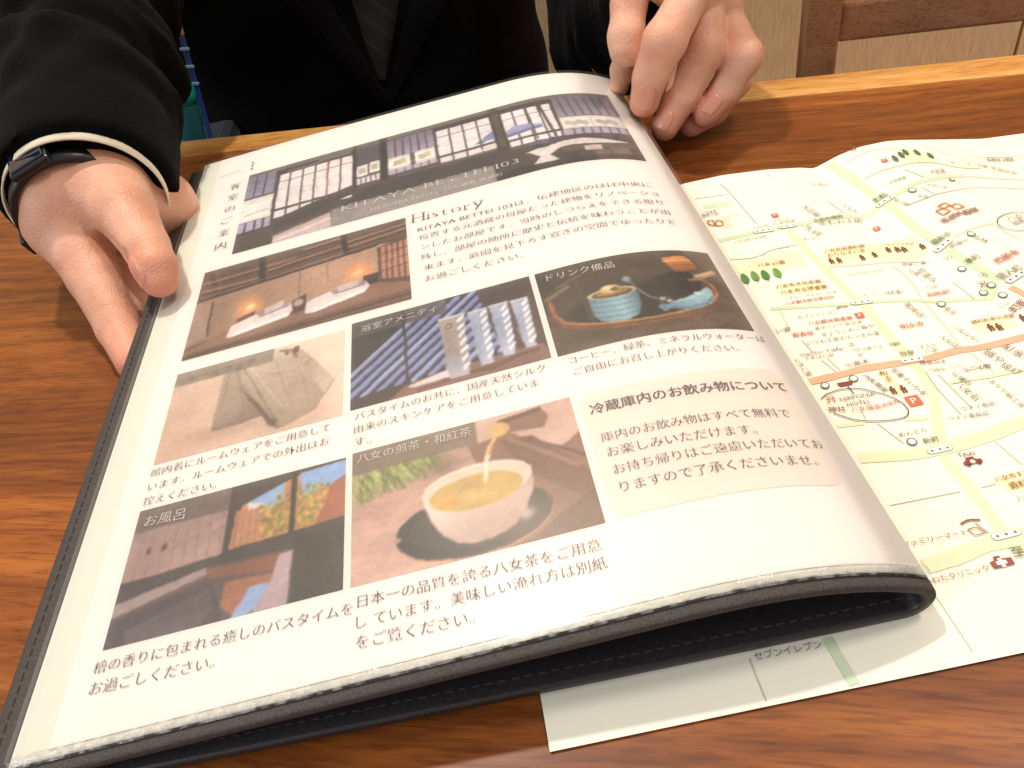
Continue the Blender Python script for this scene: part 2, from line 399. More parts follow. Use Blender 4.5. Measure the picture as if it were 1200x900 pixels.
    p.ell(.775, .69, .022, .045, (52, 46, 52)); p.ell(.80, .67, .012, .05, (70, 62, 72)); p.poly([(.74, .66), (.76, .62), (.79, .63), (.79, .7)], (88, 80, 92))
    p.poly([(.645, .9), (.80, .93), (1, .93), (1, 1), (.645, 1)], (52, 45, 45)); p.noise(.10, 44)
    p.A = 255 - (255 - p.A) * .90
    return p.finish()

def paint_room(w, h):
    p = Pic(w, h, (150, 118, 100), 5)
    p.grad(R_(0, 0, 1, .75), (186, 152, 130), (150, 120, 102), (.5, .3), (0, .6))
    p.poly([(0, 0), (1, 0), (1, .30), (.85, .26), (0, .36)], (98, 78, 68))
    for a, b, c, d in ((.02, .16, .46, .14), (.02, .26, .30, .27), (.34, .20, .68, .15), (.34, .31, .70, .25), (.72, .12, 1, .08), (.72, .19, 1, .14), (.5, .06, .68, .04)):
        p.line([(a, b), (c, d)], .030, (148, 116, 96)); p.line([(a, b + .03), (c, d + .03)], .012, (60, 47, 43))
    p.line([(.29, 0), (.31, .30)], .05, (56, 44, 42)); p.line([(.69, 0), (.71, .26)], .045, (60, 48, 44)); p.line([(0, .37), (.85, .265)], .028, (70, 55, 50)); p.line([(.0, .34), (.85, .235)], .012, (128, 100, 86))
    p.ell(.275, .60, .085, .17, (255, 170, 100), soft=1, a=.95); p.ell(.77, .53, .09, .17, (255, 168, 104), soft=1, a=.95); p.ell(.275, .60, .03, .05, (255, 220, 170), soft=.6); p.ell(.77, .54, .035, .05, (255, 206, 160), soft=.6)
    p.poly([(0, .40), (.085, .43), (.09, .78), (0, .86)], (166, 138, 122)); p.line([(.085, .42), (.092, .80)], .014, (74, 56, 50))
    p.line([(.49, .32), (.50, .62)], .008, (130, 104, 92)); p.line([(.62, .30), (.63, .55)], .008, (134, 106, 92))
    p.poly([(0, .86), (.20, .80), (.86, .70), (1, .76), (1, 1), (0, 1)], (138, 104, 88)); p.poly([(0, .94), (1, .88), (1, 1), (0, 1)], (112, 84, 72)); p.line([(0, .97), (.5, .955), (1, .93)], .018, (74, 56, 50)); p.line([(0, .90), (.1, .845)], .012, (86, 66, 58))
    p.poly([(.855, .30), (1, .26), (1, .80), (.862, .72)], (96, 72, 66))
    for k in range(5): x = .875 + k * .027; p.poly([(x, .31 - .006 * k), (x + .017, .308 - .006 * k), (x + .018, .70 + .01 * k), (x, .69 + .01 * k)], (196, 140, 118))
    for y in (.40, .50, .60): p.line([(.86, y), (1, y - .02)], .010, (90, 66, 62))
    p.rect(.79, .60, .86, .72, (66, 52, 50)); p.poly([(.22, .70), (.30, .66), (.30, .72), (.23, .76)], (88, 62, 52))
    p.poly([(.475, .66), (.53, .62), (.54, .80), (.475, .81)], (84, 66, 62)); p.ell(.50, .70, .022, .04, (176, 160, 156))
    for A in ([(.20, .76), (.31, .70), (.46, .66), (.475, .76), (.46, .82), (.20, .885), (.185, .87)], [(.535, .72), (.64, .67), (.80, .655), (.82, .72), (.80, .785), (.56, .855), (.535, .84)]):
        p.poly(A, (226, 214, 214)); (x0, y0), (x1, y1) = A[0], A[5]
        B = np.array(A); c = B.mean(0); p.poly([A[5], A[4], (A[4][0], A[4][1] - .045), (A[5][0] + .02, A[5][1] - .045)], (246, 238, 238))
        p.poly([A[1], A[2], (A[2][0], A[2][1] + .05), (A[1][0] + .02, A[1][1] + .05)], (150, 140, 152)); p.poly([(A[1][0] + .03, A[1][1] - .03), (A[2][0] - .03, A[2][1] - .035), (A[2][0] - .03, A[2][1] + .03), (A[1][0] + .04, A[1][1] + .03)], (206, 190, 188))
    p.noise(.09, 50); p.A = 255 - (255 - p.A) * .95
    return p.finish()

def paint_wear(w, h):
    p = Pic(w, h, (228, 200, 180), 7)
    p.grad(R_(0, 0, 1, 1), (206, 176, 158), (240, 218, 202), (0, .8), (1, .1)); p.ell(.36, .80, .30, .12, (190, 160, 142), soft=1, a=.7); p.ell(.72, .88, .24, .14, (190, 162, 144), soft=1, a=.7)
    p.grad([(.30, .13), (.41, .10), (.50, .40), (.60, .76), (.46, .80), (.315, .815), (.285, .79), (.29, .5)], (186, 168, 154), (150, 130, 118), (.3, .2), (.58, .78))
    p.poly([(.40, .36), (.60, .78), (.655, .95), (.60, .88), (.54, .72)], (112, 94, 86)); p.line([(.33, .18), (.315, .80)], .008, (150, 132, 120)); p.line([(.37, .14), (.43, .5), (.47, .79)], .007, (146, 128, 116)); p.line([(.29, .78), (.46, .765), (.58, .745)], .012, (136, 118, 108))
    A = [(.40, .12), (.47, .05), (.60, .012), (.73, .07), (.80, .22), (.90, .46), (.945, .58), (.90, .72), (.845, .85), (.76, .90), (.66, .955), (.62, .85), (.55, .66), (.47, .46), (.41, .30)]
    p.grad(A, (206, 190, 174), (166, 146, 130), (.62, .1), (.72, .95))
    p.grad([(.46, .06), (.60, .012), (.73, .07), (.80, .22), (.72, .26), (.60, .16), (.52, .14)], (220, 206, 192), (186, 168, 152), (.6, 0), (.7, .26)); p.grad([(.80, .22), (.945, .58), (.90, .72), (.82, .50), (.76, .30)], (182, 164, 150), (206, 190, 176), (.78, .3), (.93, .6))
    for q, wd, c in (([(.41, .16), (.50, .42), (.60, .74), (.66, .95)], .012, (134, 116, 104)), ([(.44, .13), (.54, .40), (.66, .72)], .008, (226, 212, 198)), ([(.60, .16), (.64, .40), (.70, .66), (.74, .88)], .007, (156, 138, 124)), ([(.72, .26), (.78, .52), (.82, .84)], .007, (158, 140, 126)), ([(.62, .06), (.69, .09), (.72, .19)], .026, (122, 102, 90)), ([(.48, .12), (.58, .09)], .016, (150, 132, 118)), ([(.57, .31), (.67, .35), (.72, .34)], .008, (150, 132, 120)), ([(.66, .955), (.76, .90), (.85, .85), (.945, .58)], .010, (150, 130, 118))): p.line(q, wd, c, .8)
    p.ell(.715, .095, .018, .045, (104, 84, 74)); p.ell(.66, .11, .012, .03, (120, 98, 86)); p.ell(.62, .87, .04, .05, (110, 92, 82), soft=.8)
    p.rect(0, 0, .585, .17, (150, 136, 126), .92); p.noise(.05, 46); p.A = 255 - (255 - p.A) * .97
    return p.finish()

def paint_amen(w, h):
    p = Pic(w, h, (40, 36, 48), 9)
    for k in range(17):
        x0, y0 = -.30 + k * .088, 1.0; L = 1.0 if k > 2 else .8
        c = (132, 146, 196) if k % 3 else (160, 172, 214)
        p.line([(x0 + .10, .92 - .012 * k), (x0 + .10 + .62, .92 - .012 * k - .86)], .052, c); p.line([(x0 + .115, .925 - .012 * k), (x0 + .735, .06 - .012 * k)], .014, (96, 108, 158))
    p.poly([(0, .12), (0, 0), (.50, 0), (.28, .13)], (60, 54, 56)); p.rect(0, 0, .53, .19, (84, 78, 80), .8); p.poly([(.70, 0), (1, 0), (1, 1), (.8, 1)], (72, 54, 54)); p.poly([(.78, 0), (.98, 0), (.98, .2), (.72, .22)], (66, 52, 54))
    p.poly([(0, .9), (.2, .86), (.30, .87), (.30, 1), (0, 1)], (52, 40, 42)); p.poly([(.28, .88), (.5, .83), (.98, .82), (1, 1), (.2, 1)], (128, 92, 84)); p.poly([(.29, .90), (.52, .83), (.62, .84), (.5, .92), (.32, .93)], (226, 216, 222)); p.line([(.35, .97), (.95, .87)], .03, (92, 60, 54)); p.poly([(.62, .93), (.8, .88), (.86, .90), (.7, .97)], (98, 64, 58))
    p.line([(.288, .03), (.297, .88)], .022, (40, 36, 52))
    for k, (x0, x1, y0, y1) in enumerate(((.475, .618, .24, .945), (.635, .742, .245, .885), (.75, .855, .24, .86), (.865, .962, .25, .83))):
        xb0, xb1 = x0 + .03, x1 - .015
        p.poly([(x0, y0), (x1, y0), (xb1, y1), (xb0, y1)], (158, 148, 146) if k == 0 else (150, 160, 188))
        p.grad([(x0, y0), (x1 - .05, y0), (xb1 - .04, y1), (xb0, y1)], (176, 160, 152) if k == 0 else (176, 182, 200), (140, 128, 124) if k == 0 else (128, 150, 188), (x0, y0), (x0, y1))
        p.grad([(x0, y1 - .25), (x1 - .04, y1 - .25), (xb1, y1), (xb0, y1)], (150, 150, 170), (206, 212, 226), (0, y1 - .25), (0, y1), .7)
        for j in range(7):
            y = y0 + .02 + j * (y1 - y0 - .08) / 7
            p.poly([(x1 - .045, y + .05), (x1 - .004, y - .005), (x1 - .008, y + .045), (x1 - .042, y + .095)], (236, 238, 244))
        p.poly([(x0, y0), (x1, y0), (x1, y0 + .03), (x0, y0 + .03)], (206, 204, 210))
        if k == 0: p.ell((x0 + x1) / 2 - .02, y0 + .12, .02, .034, (92, 84, 84)); p.ell((x0 + x1) / 2 - .02, y0 + .12, .013, .022, (166, 154, 150))
        for j in range(3): p.line([(x0 + .025, y0 + .20 + j * .035), (x1 - .06 - .01 * j, y0 + .195 + j * .035)], .008, (120, 112, 118))
    p.noise(.07, 50); p.A = 255 - (255 - p.A) * .93
    return p.finish()

def paint_drink(w, h):
    p = Pic(w, h, (58, 48, 40), 11)
    p.grad(R_(0, 0, 1, 1), (48, 41, 37), (96, 77, 62), (.2, 0), (.7, 1)); p.noise(.30, 5, (1, 3)); p.noise(.12, 30)
    for k in range(7): p.line([(-.1 + k * .18, 1.02), (.10 + k * .17, .84), (.2 + k * .17, .78)], .012, (68, 54, 46), .6)
    p.poly([(.83, 0), (1, 0), (1, .5), (.95, .4), (.86, .1)], (104, 88, 78), .8); p.ell(.97, .2, .12, .3, (120, 102, 90), soft=1, a=.5)
    p.ell(.46, .62, .43, .25, (27, 22, 22), rot=-.10, soft=.25); p.poly([(.18, .05), (.215, .05), (.235, .76), (.215, .76)], (74, 63, 54), .7)
    rim = [(.040, .40), (.045, .56), (.085, .66), (.15, .72), (.23, .765), (.33, .80), (.44, .82), (.55, .815), (.66, .79), (.77, .74), (.86, .67), (.905, .58), (.90, .46)]
    p.line([(x, y + .045) for x, y in rim], .050, (108, 66, 44)); p.line(rim, .026, (170, 108, 68)); p.line([(x, y - .008) for x, y in rim[3:]], .008, (222, 162, 112)); p.line([(.30, .835), (.5, .86), (.7, .825)], .012, (150, 98, 64)); p.line([(.905, .56), (.885, .43), (.80, .34)], .020, (150, 96, 62))
    pot = [(.233, .49), (.26, .45), (.33, .43), (.42, .43), (.49, .46), (.50, .52), (.485, .64), (.455, .76), (.40, .795), (.32, .79), (.262, .75), (.236, .66)]
    p.grad(pot, (96, 128, 144), (150, 188, 202), (.235, .6), (.40, .6)); p.grad([(.40, .43), (.49, .46), (.50, .52), (.485, .64), (.455, .76), (.40, .795)], (146, 184, 198), (84, 112, 126), (.40, .6), (.50, .6))
    for y in (.54, .60, .66, .72): p.line([(.24, y - .012), (.30, y + .01), (.37, y + .016), (.44, y + .004), (.485, y - .02)], .010, (78, 108, 122), .7); p.line([(.25, y + .008), (.30, y + .026), (.37, y + .032)], .006, (186, 214, 222), .6)
    p.ell(.365, .455, .128, .058, (206, 196, 166)); p.ell(.365, .462, .110, .046, (84, 64, 44)); p.ell(.365, .45, .085, .034, (150, 116, 72)); p.ell(.36, .41, .055, .050, (208, 178, 128)); p.ell(.35, .395, .03, .025, (236, 212, 166)); p.ell(.385, .42, .022, .024, (104, 76, 46))
    cup = [(.56, .71), (.60, .645), (.66, .655), (.72, .625), (.80, .56), (.868, .485), (.882, .54), (.878, .62), (.845, .70), (.77, .755), (.69, .765), (.62, .74), (.585, .775)]
    p.grad(cup, (104, 138, 156), (160, 196, 208), (.60, .76), (.80, .58)); p.line([(.66, .67), (.74, .64), (.82, .57), (.865, .51)], .012, (200, 224, 230), .8); p.line([(.63, .735), (.72, .745), (.82, .70), (.87, .62)], .022, (78, 106, 122), .7)
    p.line([(.605, .64), (.545, .585), (.505, .48), (.47, .36)], .020, (96, 108, 118)); p.line([(.60, .63), (.54, .575), (.50, .47)], .006, (176, 190, 200)); p.ell(.61, .635, .038, .055, (58, 60, 62)); p.ell(.60, .62, .016, .022, (170, 178, 178)); p.ell(.63, .655, .012, .018, (216, 218, 212)); p.rect(.775, .555, .812, .578, (232, 236, 238))
    p.poly([(.60, .36), (.68, .31), (.80, .30), (.845, .42), (.835, .52), (.76, .575), (.66, .585), (.605, .50)], (25, 21, 23)); p.ell(.72, .40, .07, .07, (46, 38, 38), soft=1); p.ell(.80, .47, .03, .08, (52, 42, 40), soft=1)
    p.grad([(.695, .11), (.77, .085), (.84, .085), (.868, .18), (.872, .255), (.79, .295), (.735, .30)], (226, 152, 84), (136, 76, 40), (.74, .10), (.80, .30)); p.line([(.70, .16), (.78, .14), (.855, .14)], .022, (248, 190, 124), .8); p.line([(.72, .22), (.80, .205), (.868, .20)], .012, (120, 66, 34), .7)
    p.line([(.84, .37), (.95, .29)], .055, (186, 152, 116)); p.line([(.845, .355), (.945, .28)], .014, (226, 198, 164)); p.line([(.79, .41), (.86, .385)], .035, (146, 108, 78)); p.line([(.03, .36), (.15, .27)], .045, (118, 100, 78)); p.line([(.10, .25), (.24, .16)], .028, (98, 82, 66)); p.ell(.462, .33, .028, .045, (142, 156, 176), soft=.4)
    p.rect(0, .02, .46, .17, (66, 56, 50), .6)
    p.noise(.10, 50); p.A = 255 - (255 - p.A) * .95
    return p.finish()

def paint_bath(w, h):
    p = Pic(w, h, (66, 58, 58), 13)
    p.grad(R_(0, .02, .475, .56), (150, 126, 122), (176, 146, 138), (0, 0), (.4, .5))
    for k in range(1, 9): p.line([(k * .053, .08), (k * .055, .56)], .006, (140, 114, 108))
    p.rect(0, 0, .46, .19, (110, 96, 94), .92); p.ell(.10, .36, .012, .03, (96, 74, 70)); p.ell(.17, .36, .012, .03, (96, 74, 70))
    p.rect(.45, 0, .48, .54, (66, 54, 52)); p.poly([(.45, 0), (.75, 0), (.75, .08), (.5, .2)], (74, 62, 62))
    p.poly([(.515, .19), (.705, .085), (.755, .06), (1, .02), (1, .54), (.48, .52)], (196, 142, 96))
    p.poly([(.53, .18), (.71, .08), (.71, .24), (.60, .26)], (150, 182, 222)); p.poly([(.78, .04), (1, .02), (1, .16), (.80, .26)], (146, 180, 226)); p.poly([(.54, .18), (.60, .2), (.66, .26), (.56, .28)], (226, 222, 216))
    for k in range(420):
        a, b = p.rs.rand(2); x, y = .60 + .39 * a, .15 + .33 * b ** .8
        if y < .30 - .20 * math.sin((x - .56) * 5.2) + .03 * math.sin(x * 60): continue
        p.ell(x, y, .008 + .008 * p.rs.rand(), .016 + .012 * p.rs.rand(), [(166, 160, 74), (206, 172, 88), (122, 134, 66), (222, 186, 106), (104, 116, 58), (188, 132, 74), (150, 112, 66)][k % 7], soft=.7, a=.9)
    p.poly([(.93, .20), (1, .14), (1, .54), (.86, .50)], (164, 100, 76)); p.poly([(.49, .22), (.60, .24), (.62, .5), (.48, .52)], (190, 138, 108))
    for k in range(4): p.line([(.50 + k * .03, .22), (.50 + k * .032, .5)], .006, (150, 104, 84))
    p.line([(.755, .02), (.76, .5)], .035, (52, 44, 44)); p.line([(.48, .52), (1, .49)], .022, (58, 50, 50))
    p.poly([(0, .58), (.48, .52), (1, .50), (1, 1), (0, 1)], (70, 64, 62)); p.poly([(.78, .53), (1, .52), (1, 1), (.78, 1)], (58, 54, 48))
    p.poly([(0, .72), (.40, .60), (.77, .62), (.76, 1.01), (0, 1.01)], (98, 78, 76)); p.poly([(0, .71), (.39, .60), (.40, .655), (0, .80)], (160, 140, 140)); p.poly([(.40, .62), (.77, .635), (.72, .75), (.42, .69)], (132, 88, 68)); p.poly([(0, .82), (.41, .69), (.48, .88), (.5, 1), (0, 1)], (78, 68, 72)); p.poly([(.08, .9), (.42, .76), (.46, .9), (.4, 1), (.1, 1)], (104, 92, 96), .7)
    p.poly([(.49, .74), (.71, .76), (.72, .82), (.60, .82), (.54, .98), (.48, .90)], (166, 108, 84)); p.poly([(.60, .82), (.68, .81), (.67, .93), (.60, 1), (.53, 1)], (152, 178, 220)); p.poly([(.715, .64), (.775, .635), (.765, 1.0), (.62, 1.0), (.69, .80)], (182, 158, 166))
    p.noise(.08, 40); p.A = 255 - (255 - p.A) * .94
    return p.finish()

def paint_tea(w, h):
    p = Pic(w, h, (188, 150, 136), 15)
    p.grad(R_(0, 0, 1, 1), (206, 170, 156), (176, 138, 126), (.1, .9), (.8, .1)); p.noise(.10, 5, (1, 6))
    p.poly([(.50, .0), (1, 0), (1, 1), (.62, 1)], (132, 92, 76)); p.poly([(.56, 0), (1, 0), (1, .30), (.90, .40), (.70, .16), (.56, .2)], (204, 172, 160)); p.poly([(.66, .22), (.80, .24), (1, .62), (1, .86), (.74, .5)], (112, 74, 60)); p.line([(.70, .22), (.96, .56)], .03, (150, 108, 90)); p.line([(.78, .26), (1, .50)], .02, (92, 58, 48))
    p.poly([(.80, .90), (1, .74), (1, 1), (.7, 1)], (96, 66, 56))
    p.ell(.17, .24, .20, .12, (112, 118, 72), soft=1, a=.8)
    for k in range(190):
        a, b, c = p.rs.rand(3); x, y = .01 + .36 * a, .17 + .15 * b * (1.2 - a)
        p.line([(x, y), (x + .035 * (c - .2), y + .03 + .05 * b), (x + .05 * (c - .1), y + .045 + .08 * b)], .009 + .008 * c, [(134, 146, 82), (168, 178, 104), (88, 100, 58), (196, 200, 136), (112, 124, 70)][k % 5], .8)
    p.line([(.12, .33), (.13, .42)], .014, (150, 160, 90)); p.line([(.2, .33), (.22, .40)], .014, (150, 160, 90)); p.ell(.40, .30, .12, .09, (120, 96, 80), soft=.8, a=.7)
    p.rect(0, .0, .565, .195, (122, 110, 96), .86)
    p.ell(.505, .78, .318, .225, (206, 150, 124)); p.ell(.505, .765, .318, .225, (40, 35, 36)); p.ell(.50, .76, .26, .17, (54, 48, 49)); p.ell(.71, .80, .055, .06, (176, 170, 172), soft=.8); p.poly([(.19, .74), (.215, .77), (.19, .79)], (190, 150, 130))
    B = [(.308, .50), (.312, .58), (.335, .70), (.375, .81), (.44, .895), (.50, .915), (.58, .905), (.66, .86), (.72, .76), (.76, .64), (.772, .55), (.77, .50)]
    p.grad(B, (234, 214, 206), (176, 146, 138), (.36, .55), (.74, .86)); p.ell(.54, .50, .232, .145, (244, 230, 222)); p.ell(.54, .505, .224, .135, (226, 206, 192))
    p.ell(.53, .555, .196, .125, (196, 164, 92)); p.ell(.50, .59, .13, .07, (216, 188, 112), soft=.8); p.ell(.42, .60, .07, .05, (204, 150, 70), soft=.9)
    p.poly([(.62, .11), (.72, .04), (.86, .03), (.885, .10), (.86, .20), (.70, .17)], (136, 98, 84)); p.poly([(.66, .05), (.86, .02), (.865, .05), (.68, .09)], (92, 62, 52)); p.ell(.665, .125, .05, .06, (206, 170, 130)); p.ell(.66, .13, .03, .045, (226, 178, 96))
    p.line([(.655, .15), (.61, .25), (.588, .36), (.575, .50)], .030, (236, 214, 186)); p.line([(.66, .14), (.62, .23), (.60, .30)], .020, (226, 172, 88)); p.line([(.592, .36), (.58, .46)], .010, (255, 250, 240))
    p.noise(.035, 60); p.A = 255 - (255 - p.A) * .97
    return p.finish()

